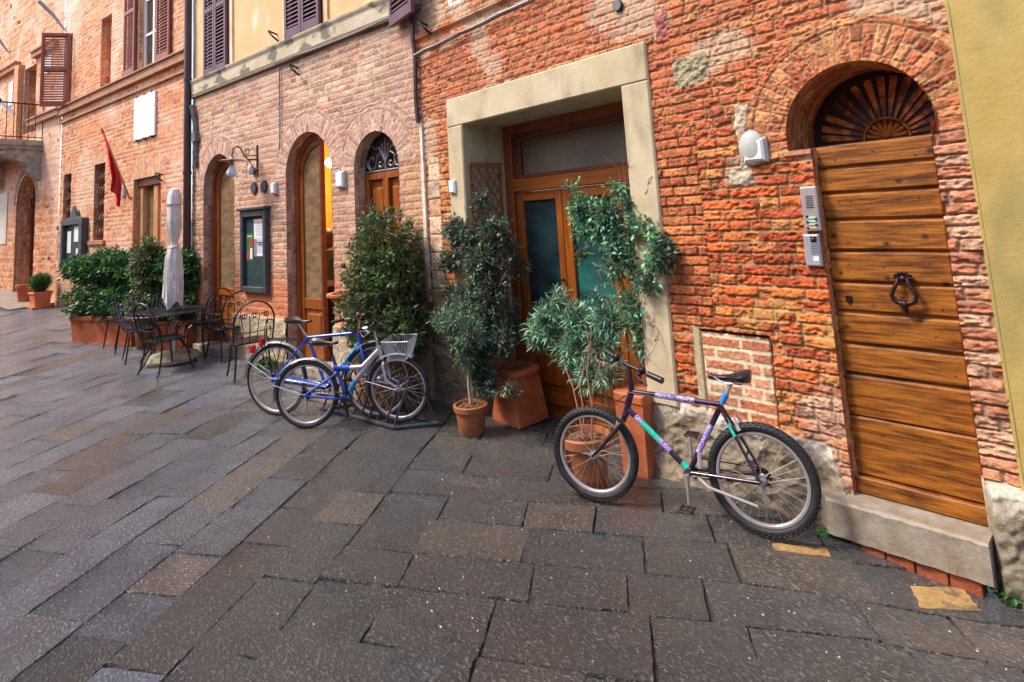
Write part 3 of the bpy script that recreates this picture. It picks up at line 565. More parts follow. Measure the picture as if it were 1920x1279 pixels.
# upper white window at the top edge and round vent
t=MB(); t.fbox(MAIN,4.45,4.9,-.01,.05,4.09,4.14,.006); t.fbox(MAIN,4.84,4.9,-.01,.05,4.14,4.98,.006); t.fbox(MAIN,4.45,4.5,-.01,.05,4.14,4.98,.006); wf=t.build('window_frame',m_white,house)
t=MB(); t.fbox(MAIN,4.5,4.84,-.004,.03,4.14,4.98); t.build('window_pane',m_gla,wf)
def vent(fr,s,z,r,lab):
    o=thing('air_vent',fr.P(s,0,z),lab,'vent','round black air vents in the brick walls')
    t=MB(); t.lathe(fr.P(s,-.022,z),[(r*.8,-.004),(r,-.004),(r,.03)],24,ax=fr.n); t.build('vent_rim',m_blk,o)
    t=MB()
    for k in range(7):
        zz=-r*.75+k*r*.25; hw=math.sqrt(max(0,r*r*.8-zz*zz)); t.fbox(fr,s-hw,s+hw,-.036,-.026,z+zz-.006,z+zz+.006)
    t.build('vent_slat',pm('vent_grey',(.12,.12,.13),(.16,.16,.17),rough=.5),o)
vent(MAIN,2.71,3.46,.045,'small round black vent high in the orange brick near the top edge')
# ================================================ yellow stucco house at the right edge
yh=thing('yellow_house',MAIN.P(-.5,0,0),'yellow stucco house wall at the right edge of the photo','house')
def f_y(S,Z):
    H=.006*(fbm(S*3,Z*3,300)-.5)*2+.002*(fbm(S*40,Z*40,301)-.5)+.02; return H,np.ones(S.shape+(3,))*.5
relief('stucco_wall',MAIN,-3.4,.625,.26,6.0,.03,f_y,None,m_yel,yh)
t=MB(); t.fbox(MAIN,.622,.636,-.022,.06,.38,6.0); t.build('stucco_edge',m_yel,yh)
def f_rs(S,Z):
    hs_=.09+.06*(fbm(S*2.5,Z*3,401)-.5)+.05*(1-np.abs(2*fbm(S*5+Z*2,Z*6,402,3)-1)-.7)+.025*(fbm(S*26,Z*26+S*20,403)-.5)
    hs_=hs_*ss(.79,.74,S)*ss(.44,.41,Z)+(-.0)*Z; c=np.array([.32,.27,.19])*(.45+.95*fbm(S*9,Z*12,404))[...,None]; c=mixc(c,.6*ss(.3,.42,Z),(.66,.60,.50)); c=mixc(c,.5*ss(.12,.0,Z),(.10,.09,.05)); return hs_,c
relief('corner_stone',MAIN,-.6,.79,-.15,.45,.008,f_rs,None,m_brick,yh)
relief('corner_stone',MAIN,-3.4,-.6,-.15,.45,.03,f_rs,None,m_brick,yh)
# ================================================ tan brick house in the middle
tan=thing('tan_brick_house',MID.P(3,0,0),'pale tan brick house with three tall arches and ochre stucco upper floor','house')
PT=[(.62,.345,.215),(.55,.28,.17),(.66,.41,.27),(.50,.24,.145),(.60,.37,.24),(.48,.26,.165)]
ARC=[(5.0,.545,2.60),(2.34,.56,2.60),(.865,.425,2.545)]
kwt=dict(pal=[(.60,.33,.23),(.66,.42,.31),(.54,.28,.19)],jc=(.66,.48,.36),depth=.006,joint=.010,rough=.004,wob=0)
def f_mid(S,Z):
    H,C=bricks(S,Z,.083,.29,400,pal=PT,jc=(.66,.50,.36),depth=.008,joint=.012,rough=.006,er=.4,wob=.006)
    lo=ss(1.5,.95,Z+.25*(fbm(S*1.5,Z*1.5,411)-.5)); C=mixc(C,.72*lo,(.64,.18,.05))
    C=mixc(C,.45*ss(.5,.7,fbm(S*.9,Z*.7,412)),(.52,.28,.20)); C=mixc(C,.3*ss(.55,.75,fbm(S*2,Z*2,413))*ss(2,3,Z),(.74,.56,.40))
    k=ss(.03,.0,np.abs(Z-(2.92+.38*ss(1.9,.9,S)*ss(.2,.8,S+.1)+.1*ss(.9,.3,S))))*ss(1.9,1.7,S)*.6; C=mixc(C,k,(.46,.20,.19)); H=H+.01*k
    k=(S<.35)&(Z<2.9); C=np.where(k[...,None],C*np.array([1.05,1.0,.8]),C)
    for i,(c,r,zs) in enumerate(ARC): H,C=ring(S,Z,H,C,c,zs,r,.26,kwt,430+i*5,down=0,thin=.05,lift=.003)
    C=mixc(C,ss(.05,.0,np.abs(Z-.62))*.0,(.6,.5,.4))
    # stone plinth
    top=.64+.02*(vn(S*5,Z*0,7)-.5); k=ss(top,top-.015,Z)*(1.)
    hs_=.045+.03*(fbm(S*9,Z*9,440)-.5)+.02*(fbm(S*40,Z*40,441)-.5); cs_=np.array([.52,.42,.28])*(.55+.8*fbm(S*12,Z*12,442))[...,None]
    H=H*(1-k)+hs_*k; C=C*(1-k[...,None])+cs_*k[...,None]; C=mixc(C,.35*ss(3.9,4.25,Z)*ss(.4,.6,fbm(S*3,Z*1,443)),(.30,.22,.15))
    return H,C
def keep_mid(S,Z):
    a=in_arch(S,Z,5.0,.544,2.6,-1)|in_arch(S,Z,2.34,.559,2.6,-1)|in_arch(S,Z,.865,.424,2.545,.45); return ~a
relief('brick_wall',MID,-.05,6.0,-.3,4.3,.0125,f_mid,keep_mid,m_brick,tan,arcs=[(c,r,z) for c,r,z in ARC],vl=[(c+e*r,0,0) for c,r,z in ARC for e in (-1,1)])
for i,((c,r,zs),dp,zb) in enumerate(zip(ARC,(.21,.21,.21),(0,.0,.45))):
    reveal('arch_reveal',MID,arch_path(c,r,zs,zb),-.012,dp,lambda A,B,i=i: bricks(B+2,A+4,.083,.29,450+i,pal=[(.50,.27,.19),(.44,.22,.15),(.56,.34,.24)],jc=(.5,.36,.27),depth=.006,joint=.011,rough=.005,wob=0),m_brick,tan,.013)
t=MB(); t.fbox(MID,.43,1.30,-.05,.35,.36,.45,.01); t.build('window_sill',m_stone,tan)
# cornice band with drip edge
def f_band(S,Z): H=.055+.01*(fbm(S*6,Z*8,460)-.5)+.03*ss(4.47,4.52,Z); return H,np.ones(S.shape+(3,))
relief('cornice',MID,-.1,6.0,4.30,4.53,.02,f_band,None,m_band,tan)
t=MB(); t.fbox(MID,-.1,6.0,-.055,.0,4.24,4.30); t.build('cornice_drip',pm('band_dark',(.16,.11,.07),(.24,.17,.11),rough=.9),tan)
t=MB(); t.fbox(MID,-.1,6.0,-.085,.3,4.53,4.545); t.build('cornice_top',m_band,tan)
def f_up(S,Z): return .012*(fbm(S*1.5,Z*1.5,470)-.5),np.ones(S.shape+(3,))
relief('upper_wall',MID,-1.2,6.0,4.54,8.6,.1,f_up,None,m_och,tan)
def shutter(fr,s0,s1,z0,z1,n,mat,parent,nsl=None,label=None,th=.045):
    t=MB(); f_=.06; t.fbox(fr,s0,s0+f_,n-th,n,z0,z1,.004); t.fbox(fr,s1-f_,s1,n-th,n,z0,z1,.004)
    for a,b_ in ((z0,z0+.13),(z1-.08,z1)): t.fbox(fr,s0+f_,s1-f_,n-th,n,a,b_,.004)
    if z1-z0>1.4: t.fbox(fr,s0+f_,s1-f_,n-th,n,(z0+z1)/2-.04,(z0+z1)/2+.04,.004)
    z_=z0+.15
    while z_<z1-.1:
        P=[fr.P(a,c,z) for a,c,z in ((s0+f_,n-th+.004,z_),(s1-f_,n-th+.004,z_),(s1-f_,n-.006,z_+.045),(s0+f_,n-.006,z_+.045))]
        t.hexa(P+[p+np.array([0,0,.009]) for p in P]); z_+=.062
    o=t.build('shutter',mat,parent)
    return o
for (a,b_,z0) in ((4.58,5.40,4.50),(1.88,2.76,4.545)):
    m_=(a+b_)/2; wn=MB(); wn.fbox(MID,a-.12,a-.02,-.03,.02,z0,8.0); wn.fbox(MID,b_+.02,b_+.12,-.03,.02,z0,8.0); wf=wn.build('window_surround',pm('surround_rust',(.74,.42,.2),(.9,.72,.5),rough=.9,sc3=(4,4,2)),tan)
    shutter(MID,a,m_-.005,z0,z0+2.3,-.04,m_shut,wf); shutter(MID,m_+.005,b_,z0,z0+2.3,-.04,m_shut,wf)
    t=MB(); t.fbox(MID,a,b_,-.02,.01,z0,z0+2.3); t.build('window_back',m_blk,wf)
# right hand shutter folded out past the house corner
op=Frame(MID.P(.36,-.07,0),[math.cos(math.radians(8)),math.sin(math.radians(8))*-1,0],[math.sin(math.radians(8)),math.cos(math.radians(8)),0])
shutter(op,-.02,.57,4.13,6.2,0,m_shut,tan)
MI1=Frame(MID.P(0,-.07,0),MID.d,MID.n); MI3=Frame(MID.P(0,-.12,0),MID.d,MID.n)
# --- arch one: closed glazed door
def archframe(fr,c,r,zs,zb,n,wd,th,mat,name,parent,k=24,a0=0,a1=math.pi,left=True,right=True):
    pts=[]; 
    def P_(rad,a): return (c+rad*math.cos(a),zs+rad*math.sin(a))
    cont_o=[];cont_i=[]
    if left: cont_o.append((c+r,zb)); cont_i.append((c+r-wd,zb))
    for j in range(k+1):
        a=a0+(a1-a0)*j/k; cont_o.append(P_(r,a)); cont_i.append(P_(r-wd,a))
    if right: cont_o.append((c-r,zb)); cont_i.append((c-r+wd,zb))
    t=MB(); m=len(cont_o); vs=[]
    for nn_,ins in ((n,.0),(n+th,0)):
        for p in cont_o: vs.append(fr.P(p[0],nn_,p[1]))
        for p in cont_i: vs.append(fr.P(p[0],nn_,p[1]))
    fs=[]
    for i in range(m-1):
        fs+=[(i,i+1,m+i+1,m+i),(2*m+i,3*m+i,3*m+i+1,2*m+i+1),(m+i,m+i+1,3*m+i+1,3*m+i),(i,2*m+i,2*m+i+1,i+1)]
    t.add(vs,fs); return t.build(name,mat,parent)
af=archframe(MI1,5.0,.555,2.6,.1,.20,.09,.09,m_wred,'door_frame',tan)
archframe(MI1,5.0,.465,2.6,.1,.235,.10,.05,m_wood,'door_stile',af)
t=MB(); t.fbox(MI1,4.63,5.37,.235,.285,.84,.96,.006); t.fbox(MI1,4.63,5.37,.235,.285,.11,.24,.006); t.fbox(MI1,4.63,5.37,.26,.28,.24,.84); t.fbox(MI1,4.72,5.28,.245,.265,.32,.76,.02); t.build('door_panel',m_woodh,af)
t=MB(); t.prism([MI1.P(5.0+.38*math.cos(a),.262,2.6+.38*math.sin(a)) for a in np.linspace(0,math.pi,20)]+[MI1.P(4.62,.262,.95),MI1.P(5.38,.262,.95)],MI1.n*.006); t.build('glass_pane',m_tan,af)
t=MB(); t.fbox(MI1,4.45,5.56,-.1,.28,-.05,.105,.01); t.build('doorstep',m_stone,tan)
# --- arch two: fixed glazed leaf on the left, open on the right
af=archframe(MI1,2.34,.57,2.6,.1,.19,.10,.1,m_wred,'door_frame',tan,a1=math.pi*.6,right=False)
t=MB(); t.fbox(MI1,2.235,2.285,.20,.26,.12,3.14,.006); t.build('meeting_stile',m_wdark,af)
t=MB(); t.fbox(MI1,2.735,2.82,.215,.265,.12,2.68,.006); t.fbox(MI1,2.27,2.735,.215,.265,.76,.90,.006); t.fbox(MI1,2.27,2.735,.215,.265,.12,.28,.006); t.fbox(MI1,2.27,2.735,.24,.26,.28,.76); t.fbox(MI1,2.35,2.68,.225,.245,.34,.70,.018)
lf=t.build('door_leaf',m_wood,af); archframe(MI1,2.34,.475,2.6,2.6,.215,.09,.05,m_wood,'curved_rail',lf,a0=0,a1=math.pi*.52,left=False,right=False)
t=MB(); t.prism([MI1.P(2.34+.39*math.cos(a),.24,2.6+.39*math.sin(a)) for a in np.linspace(0,math.pi*.54,14)]+[MI1.P(2.27,.24,.88),MI1.P(2.735,.24,.88)],MI1.n*.005); t.build('glass_pane',m_tan,lf)
t=MB(); t.fbox(MI1,1.78,2.92,-.08,.28,-.05,.10,.01); t.build('doorstep',m_stone,tan)
# lit room behind the open half
m_room=pm('orange_plaster',(.62,.27,.03),(.72,.34,.05),rough=.8,sc3=(2,2,2)); m_rfl=pm('room_floor',(.12,.05,.03),(.2,.09,.05),rough=.4)
t=MB(); a=[MID.P(s_,n_,z_) for s_,n_,z_ in ((1.0,.36,0),(4.2,.36,0),(4.2,3.2,0),(1.0,3.2,0),(1.0,.36,3.9),(4.2,.36,3.9),(4.2,3.2,3.9),(1.0,3.2,3.9))]
t.add(a,[(1,2,6,5),(2,3,7,6),(3,0,4,7),(4,5,6,7)]); t.fbox(MID,.5,1.76,.34,.37,0,3.9); t.fbox(MID,2.93,4.2,.34,.37,0,3.9); t.fbox(MID,1.76,2.93,.34,.37,3.2,3.9); rm=t.build('interior_wall',m_room,tan,recalc=False)
t=MB(); t.fbox(MID,1.0,4.2,.28,3.2,-.1,.09); t.build('interior_floor',m_rfl,tan)
t=MB(); t.fbox(MID,1.05,4.1,3.12,3.18,2.05,2.14); t.fbox(MID,3.2,4.1,3.0,3.15,.1,1.3); t.build('interior_shelf',m_wdark,tan)
ld=bpy.data.lights.new('room_lamp','POINT'); ld.energy=95; ld.color=(1,.78,.45); ld.shadow_soft_size=.12
SL,ZL=MID.S(619,305,.8)
rl=thing('ceiling_lamp',MID.P(SL,.8,ZL),'glowing white globe lamp inside the open arched doorway','lamp')
lo=bpy.data.objects.new('lamp_light',ld); sc.collection.objects.link(lo); lo.parent=rl; lo.location=(0,0,-.12)
t=MB(); t.sph(MID.P(SL,.8,ZL),.075,16); t.build('globe',emis('lamp_glow',(1,.93,.8),9),rl,smooth=True)
t=MB(); t.tube([MID.P(SL,.8,ZL+.07),MID.P(SL,.8,3.88)],.008,6); t.build('rod',m_white,rl)
# --- arch three: iron scroll fanlight over a panelled door
af=archframe(MI3,.865,.43,2.545,2.5,.28,.03,.05,m_blk,'fanlight_frame',tan)
t=MB(); t.prism([MI3.P(.865+.42*math.cos(a),.315,2.545+.42*math.sin(a)) for a in np.linspace(0,math.pi,20)]+[MI3.P(.445,.315,2.45),MI3.P(1.285,.315,2.45)],MI3.n*.01); t.build('fanlight_glass',m_gla,af)
t=MB()
def spiral(cx,cz,r0,r1,a0,a1,n=16): return [(cx+(r0+(r1-r0)*k/n)*math.cos(a0+(a1-a0)*k/n),cz+(r0+(r1-r0)*k/n)*math.sin(a0+(a1-a0)*k/n)) for k in range(n+1)]
for sg in (-1,1):
    for P_ in (spiral(sg*.25,.14,.015,.10,0,4.2),[(sg*.02,.14),(sg*.08,.24),(sg*.16,.20),(sg*.2,.06),(sg*.3,.03),(sg*.36,.08),(sg*.37,.16)],spiral(sg*.1,.1,.01,.055,1,6),[(sg*.01,.12),(sg*.05,.26),(sg*.06,.34)],[(sg*.03,.15),(sg*.12,.3),(sg*.2,.29),(sg*.26,.33)]):
        t.tube([MI3.P(.865-p[0],.27,2.49+p[1]) for p in P_],.011,6)
t.tube([MI3.P(.865,.27,2.49),MI3.P(.865,.27,2.9)],[.02,.004],6); t.tube([MI3.P(.43,.27,2.50),MI3.P(1.3,.27,2.50)],.014,6)
t.build('iron_scrollwork',pm('grey_iron',(.16,.14,.15),(.30,.27,.27),rough=.45,metal=.4,sc3=(12,12,12)),af)
t=MB(); t.fbox(MI3,.44,1.29,.26,.34,2.40,2.48,.006); t.fbox(MI3,1.20,1.29,.26,.34,.45,2.40,.006); t.fbox(MI3,.44,.53,.26,.34,.45,2.4,.006); t.fbox(MI3,.82,.92,.255,.34,.45,2.4,.006); t.fbox(MI3,.5,1.22,.31,.33,.45,2.4)
for a,b_ in ((.95,1.17),(.56,.79)):
    t.fbox(MI3,a,b_,.285,.32,1.5,2.30,.02); t.fbox(MI3,a,b_,.285,.32,.6,1.4,.02)
t.build('panelled_shutter_door',m_wood,tan)
# round vents, cable and hooks
vent(MID,3.80,2.50,.092,'round black vent under the bracket lamp, the one nearer the lamp arch'); vent(MID,3.50,2.50,.092,'round black vent under the bracket lamp, the one next to the white wall light')
def cable(name,fr,pts,r,mat,lab,cat='cable'):
    t=MB(); t.tube([fr.P(*p) for p in pts],r,6); setp(t.build(name,mat),lab,cat)
m_cab=pm('grey_cable',(.12,.11,.11),(.22,.2,.19),rough=.5)
cable('cable',MID,[(3.0,-.03,4.22),(3.0,-.03,3.6),(3.01,-.03,3.1),(3.02,-.04,3.0)],.010,m_cab,'thin pale conduit running down the tan wall between two arches')
cable('cable',MID,[(s_,-.085-.01*math.sin(s_*5),4.235+.012*math.sin(s_*3)) for s_ in np.linspace(.1,3.0,24)],.012,m_cab,'grey cable running along under the stone cornice')
cable('drainpipe',MAIN,[(5.50,-.05,4.35),(5.52,-.06,3.9),(5.50,-.05,3.7),(5.52,-.05,3.2),(5.50,-.05,2.95)],.028,m_pipe,'dark cable duct climbing the corner between orange and tan houses','cable duct')
for k in range(2): cable('cable',MAIN,[(5.50-(5.5-2.6)*i/14,-.05-.02*k,3.70+.10*(i/14)**.8+.015*k+.006*math.sin(i*2)+(.25*max(0,i-9)/5)) for i in range(15)],.011,(m_cab,m_alu)[k],('dark cable crossing the top of the orange brick wall','silver cable crossing the top of the orange brick wall')[k])
t=MB(); t.fbox(MAIN,5.46,5.50,-.035,.0,2.5,2.95); t.fbox(MAIN,5.445,5.5,-.04,0,1.0,2.5); setp(t.build('mortar_strip',pm('white_foam',(.62,.5,.36),(.85,.82,.8),rough=.9,sc3=(3,3,5),bump=.6,bsc=40)),'rough pale filler strip down the joint between the two houses','filler')
def hook(fr,s,z,lab):
    t=MB(); t.tube([fr.P(s,0,z),fr.P(s,-.14,z+.03),fr.P(s-.05,-.16,z+.0),fr.P(s-.12,-.14,z-.08),fr.P(s-.12,-.05,z-.14)],.014,8); setp(t.build('iron_hook',m_iron),lab,'hook','iron hooks on the walls')
hook(MID,2.55,4.10,'curled iron hook just under the stone cornice of the tan house'); hook(LEF,1.12,3.0,'curved iron hook beside the wooden door of the far brick house')
hook(MID,3.1,4.72,'iron hook on the ochre wall left of the second purple shutters')
hook(MAIN,5.3,4.02,'rusty iron hook under the open purple shutter')
# ================================================ far left house
red=thing('red_brick_house',LEF.P(3.5,0,0),'tall salmon brick house with string course and narrow barred windows','house')
PL=[(.74,.28,.125),(.65,.22,.09),(.78,.38,.21),(.70,.31,.15),(.58,.18,.07)]
def f_lef(S,Z):
    H,C=bricks(S,Z,.085,.29,500,pal=PL,jc=(.66,.46,.30),depth=.008,joint=.014,rough=.007,er=.3,wob=.006)
    C=mixc(C,.5*ss(.52,.72,fbm(S*.8,Z*.6,511)),(.80,.58,.42)); C=mixc(C,.45*ss(.55,.75,fbm(S*.9+5,Z*.8,512)),(.66,.24,.09))
    C=mixc(C,.4*ss(2,1,Z)*ss(.4,.6,fbm(S*2,Z*2,513)),(.60,.22,.09))
    C=mixc(C,.55*ss(6.2,7.4,Z)*ss(4.5,6,S)*ss(.4,.6,fbm(S*2.2,Z*1.2,514)),(.86,.72,.6))
    for a,b_,z0,z1 in ((1.22,2.49,3.02,3.45),(3.99,4.69,3.52,3.8),(6.15,6.73,3.48,3.75)):
        c=(a+b_)/2; k=(np.abs(S-c)<(b_-a)/2+.12-.5*np.clip(Z-z0,0,9))&(Z>z0)&(Z<z1+.0)
        H2,C2=bricks(Z+3,S+3,.07,.3,530,pal=[(.66,.27,.13),(.72,.36,.2)],jc=(.66,.44,.28),depth=.006,joint=.012,rough=.004,wob=0)
        H=np.where(k,H2,H); C=np.where(k[...,None],C2,C)
    top=1.0; k=ss(top,top-.02,Z); C=mixc(C,.6*k,(.50,.34,.22)); H=H+.03*k
    return H,C
def rect(S,Z,l): 
    k=np.zeros(S.shape,bool)
    for a,b_,c,d in l: k|=(S>a)&(S<b_)&(Z>c)&(Z<d)
    return k
OPL=[(1.22,2.49,-1,3.02),(4.02,4.67,1.85,3.53),(6.17,6.72,1.85,3.49),(3.83,4.45,5.2,6.85),(1.42,2.36,5.2,7.9),(6.35,7.0,5.12,7.0)]
relief('front_wall',LEF,0,6.98,-.3,9.6,.022,f_lef,lambda S,Z: ~rect(S,Z,OPL),m_brickm,red)
for i,(a,b_,c,d) in enumerate(OPL):
    for P_ in ([(b_,max(c,0)),(b_,d),(a,d),(a,max(c,0)),(b_,max(c,0))],):
        reveal('opening_reveal',LEF,P_,-.004,.28,lambda A,B,i=i: bricks(B+2,A+4,.085,.29,550+i,pal=PL,jc=(.6,.42,.28),depth=.006,joint=.013,rough=.004,wob=0),m_brickm,red,.03)
t=MB(); t.fbox(LEF,0,7.1,-.10,.0,4.98,5.14); t.fbox(LEF,0,7.1,-.14,.0,5.14,5.17); t.fbox(LEF,0,7.1,-.06,.0,4.78,4.82); t.build('string_course',m_cor,red)
t=MB(); t.fbox(LEF,3.83,4.45,.24,.27,5.2,6.85); t.build('blocked_window',pm('pink_plaster',(.70,.50,.42),(.82,.66,.58),rough=.9,sc3=(2,2,2)),red)
# upper window with white casement between opened red shutters
t=MB(); t.fbox(LEF,1.42,1.50,.1,.16,5.2,7.9); t.fbox(LEF,2.28,2.36,.1,.16,5.2,7.9); t.fbox(LEF,1.86,1.93,.1,.16,5.2,7.9)
for z_ in (5.2,5.95,6.7,7.4): t.fbox(LEF,1.5,2.28,.1,.15,z_,z_+.05)
wf=t.build('window_frame',m_white,red); t=MB(); t.fbox(LEF,1.5,2.28,.13,.14,5.2,7.9); t.build('window_pane',m_gla,wf)
shutter(LEF,.78,1.36,5.2,7.9,-.03,m_shutr,wf); shutter(LEF,2.40,2.96,5.2,7.9,-.03,m_shutr,wf)
sf=Frame(LEF.P(6.3,-.04,0),nz(LEF.d*.60-LEF.n*.80),nz(LEF.n*.60+LEF.d*.80))
shutter(sf,.02,.62,5.12,6.95,0,m_shutr,red)
t=MB(); t.fbox(LEF,6.35,7.0,.2,.23,5.12,7.0); t.build('window_pane',m_gla,red)
# ground floor doorway with pale wooden reveals
t=MB(); t.fbox(LEF,2.30,2.47,.10,.26,0,2.86,.01); t.fbox(LEF,1.60,1.80,.10,.26,0,2.86,.01); t.fbox(LEF,1.24,1.36,.10,.26,0,2.86,.01); fo=t.build('door_frame',pm('pale_wood',(.55,.25,.09),(.75,.42,.2),rough=.5,sc3=(14,14,1.5)),red)
t=MB(); t.fbox(LEF,1.24,2.47,.06,.26,2.86,3.02,.01); t.build('door_head',m_wdark,fo); t=MB(); t.fbox(LEF,1.36,2.30,.2,.22,0,2.86); t.build('glass_pane',m_tan,fo)
for (a,b_,c,d) in OPL[1:3]:
    t=MB(); t.fbox(LEF,a,b_,.24,.27,c,d); wp=t.build('window_pane',m_wdark,red)
    t=MB()
    for k in range(4):
        s_=a+.1+(b_-a-.2)*k/3; t.tube([LEF.P(s_+.035*math.sin(j*1.35+k),.06+.03*math.cos(j*1.35),c+(d-c)*j/26) for j in range(27)],.014,5)
    for z_ in (2.3,3.0): t.tube([LEF.P(a,.06,z_),LEF.P(b_,.06,z_)],.013,5)
    t.build('twisted_bars',m_rust,wp); t=MB(); t.fbox(LEF,a-.1,b_+.15,-.06,.2,c-.08,c); t.build('window_sill',m_cor,wp)
# plain white plaque
t=MB(); t.fbox(LEF,1.42,2.41,-.05,-.012,3.79,4.66,.006); pq=thing('wall_plaque',LEF.P(1.9,0,3.79),'large blank white plaque on the far brick house','plaque'); t.build('panel',m_plaq,pq)
t=MB(); 
for s_ in (1.55,1.9,2.25):
    for z_ in (3.78,4.665): t.fbox(LEF,s_,s_+.04,-.06,0,z_-.02,z_+.02)
t.build('clip',m_iron,pq)
# --- furthest part with balcony
far=thing('balcony_house',LE2.P(3,0,0),'furthest brick house with stone balcony over an arched doorway','house')
def f_far(S,Z):
    H,C=bricks(S,Z,.085,.29,600,pal=PL,jc=(.66,.46,.30),depth=.008,joint=.014,rough=.007,er=.3,wob=.006)
    C=mixc(C,.55*ss(.5,.68,fbm(S*.8,Z*.8,611)),(.84,.60,.44)); C=mixc(C,.5*ss(.56,.75,fbm(S*.9+5,Z*.8,612)),(.66,.22,.08))
    hp=ss(.93,.95,vn(S*5.1,Z*4.1,613)); C=mixc(C,hp,(.08,.04,.03)); H=H-.03*hp
    H,C=ring(S,Z,H,C,2.75,7.15,.75,.28,dict(pal=[(.74,.46,.3)],jc=(.66,.44,.3),depth=.006,joint=.012,rough=.004,wob=0),620)
    H,C=ring(S,Z,H,C,2.45,2.95,.8,.2,dict(pal=[(.4,.2,.13)],jc=(.4,.26,.2),depth=.006,joint=.012,rough=.004,wob=0),621)
    return H,C
OPF=[(1.95,2.95,4.9,6.75)]
relief('front_wall',LE2,0,9,-.5,10.4,.035,f_far,lambda S,Z: ~(rect(S,Z,OPF)|in_arch(S,Z,2.45,.78,2.95,-1)),m_brickm,far)
reveal('door_reveal',LE2,arch_path(2.45,.79,2.95,0),-.004,.4,lambda A,B: bricks(B+2,A+4,.085,.29,650,pal=PL,jc=(.6,.42,.28),depth=.006,joint=.013,rough=.004,wob=0),m_brickm,far,.04)
reveal('window_reveal',LE2,[(2.95,4.9),(2.95,6.75),(1.95,6.75),(1.95,4.9)],-.004,.3,lambda A,B: bricks(B+2,A+4,.085,.29,651,pal=PL,jc=(.6,.42,.28),depth=.006,joint=.013,rough=.004,wob=0),m_brickm,far,.04)
t=MB(); t.fbox(LE2,1.95,2.95,.28,.3,4.9,6.75); t.build('balcony_door',m_tan,far)
t=MB(); t.fbox(LE2,1.66,3.24,.36,.40,0,2.9); dd=t.build('arched_door',m_wdark,far)
t=MB()
for s_ in (1.7,2.42,3.14): t.fbox(LE2,s_-.05,s_+.05,.33,.37,.5,2.88,.01)
for z_ in (.55,1.1,2.83): t.fbox(LE2,1.7,3.2,.33,.37,z_-.05,z_+.05,.01)
t.build('door_rail',m_wdark,dd)
t=MB(); t.fbox(LE2,1.66,3.24,.38,.40,2.9,3.76); t.build('lunette_glass',m_tan,dd)
t=MB()
for k in range(9): t.tube([LE2.P(1.7+k*.19,.33,2.9),LE2.P(1.7+k*.19,.33,3.72)],.01,4)
for k in range(5): t.tube([LE2.P(1.66,.33,2.95+k*.17),LE2.P(3.24,.33,2.95+k*.17)],.01,4)
t.build('lunette_grille',m_iron,dd)
for a,b_,z_ in ((-.1,2.2,5.02),(.34,2.05,6.88),(3.3,6.5,6.88)): t=MB(); t.fbox(LE2,a,b_,-.12,0,z_,z_+.14); t.fbox(LE2,a,b_,-.16,0,z_+.14,z_+.18); t.build('string_course',m_cor,far)
t=MB(); t.fbox(LE2,3.0,3.35,-.14,0,4.6,6.9); t.build('pilaster',pm('orange_brick',(.60,.24,.10),(.72,.36,.18),rough=.8,sc3=(2,2,14)),far)
# balcony slab, bracket, railing
BZ=4.52; t=MB(); t.fbox(LE2,1.25,6.5,-1.0,0,BZ-.14,BZ,.02); t.fbox(LE2,1.3,6.5,-.9,0,BZ-.24,BZ-.14,.02); bal=t.build('balcony_slab',m_stone,far)
for s_ in (1.5,4.6):
    t=MB(); pr_=[(0,BZ-.24),(-.80,BZ-.24),(-.80,BZ-.34),(-.66,BZ-.46),(-.42,BZ-.56),(-.26,BZ-.66),(-.26,BZ-.80),(-.12,BZ-.95),(0,BZ-1.05)]
    t.prism([LE2.P(s_-.16,a,b_) for a,b_ in pr_],LE2.d*.32); t.build('balcony_bracket',m_stone,bal)
t=MB(); zt=BZ+.95
ring_=[(1.3,-.02),(1.3,-.92),(6.3,-.92)]
for (a,b_),(c,d) in zip(ring_[:-1],ring_[1:]):
    t.tube([LE2.P(a,b_,zt),LE2.P(c,d,zt)],.02,6); t.tube([LE2.P(a,b_,BZ+.08),LE2.P(c,d,BZ+.08)],.014,6)
    L_=math.hypot(c-a,d-b_); k=int(L_/.14)
    for j in range(k+1): t.tube([LE2.P(a+(c-a)*j/k,b_+(d-b_)*j/k,BZ),LE2.P(a+(c-a)*j/k,b_+(d-b_)*j/k,zt)],.009,4)
t.sph(LE2.P(1.3,-.92,zt+.05),.04); t.build('balcony_railing',m_iron,bal)
t=MB(); t.fbox(LE2,3.9,4.9,-.98,-.74,zt-.28,zt-.05,.02); setp(t.build('planter_box',m_terra),'terracotta box hanging on the balcony railing','planter')
for k,(fs,n0,zz,L_) in enumerate(((3.0,-.1,6.0,1.3),(4.9,-.1,6.3,1.2))):
    t=MB(); a=LE2.P(fs,-.95,zz-.45-.3); b_=LE2.P(fs,-.2+.1,zz-.0+.4); t.tube([LE2.P(fs-.25,-.25,BZ+.9),LE2.P(fs+.45,-1.3,BZ+2.3)],.05,8); setp(t.build('rolled_banner',m_plaq),('white rolled banner pole rising over the balcony corner','white rolled banner pole at the left edge of the photo')[k],'banner','white rolled banners on the balcony')
for k,(px,py) in enumerate(((7,75),(110,30))):
    s_,z_=LE2.S(px,py,-.1); t=MB(); t.tube([LE2.P(s_+.22,-.45,z_+.35),LE2.P(s_,-.22,z_),LE2.P(s_-.25,-.04,z_-.42)],[.05,.045,.02],8); o=setp(t.build('flagpole_holder',pm('steel_grey',(.16,.18,.22),(.25,.27,.31),rough=.4)),('grey slanting flagpole holder left of the arched niche','grey slanting flagpole holder above the open red shutter')[k],'bracket','grey flagpole holders on the far wall')
t=MB(); t.fbox(LE2,.78,1.3,-.03,0,6.3,6.75); setp(t.build('wall_sign',m_plaq),'small white blank sign between balcony window and red shutter','sign')
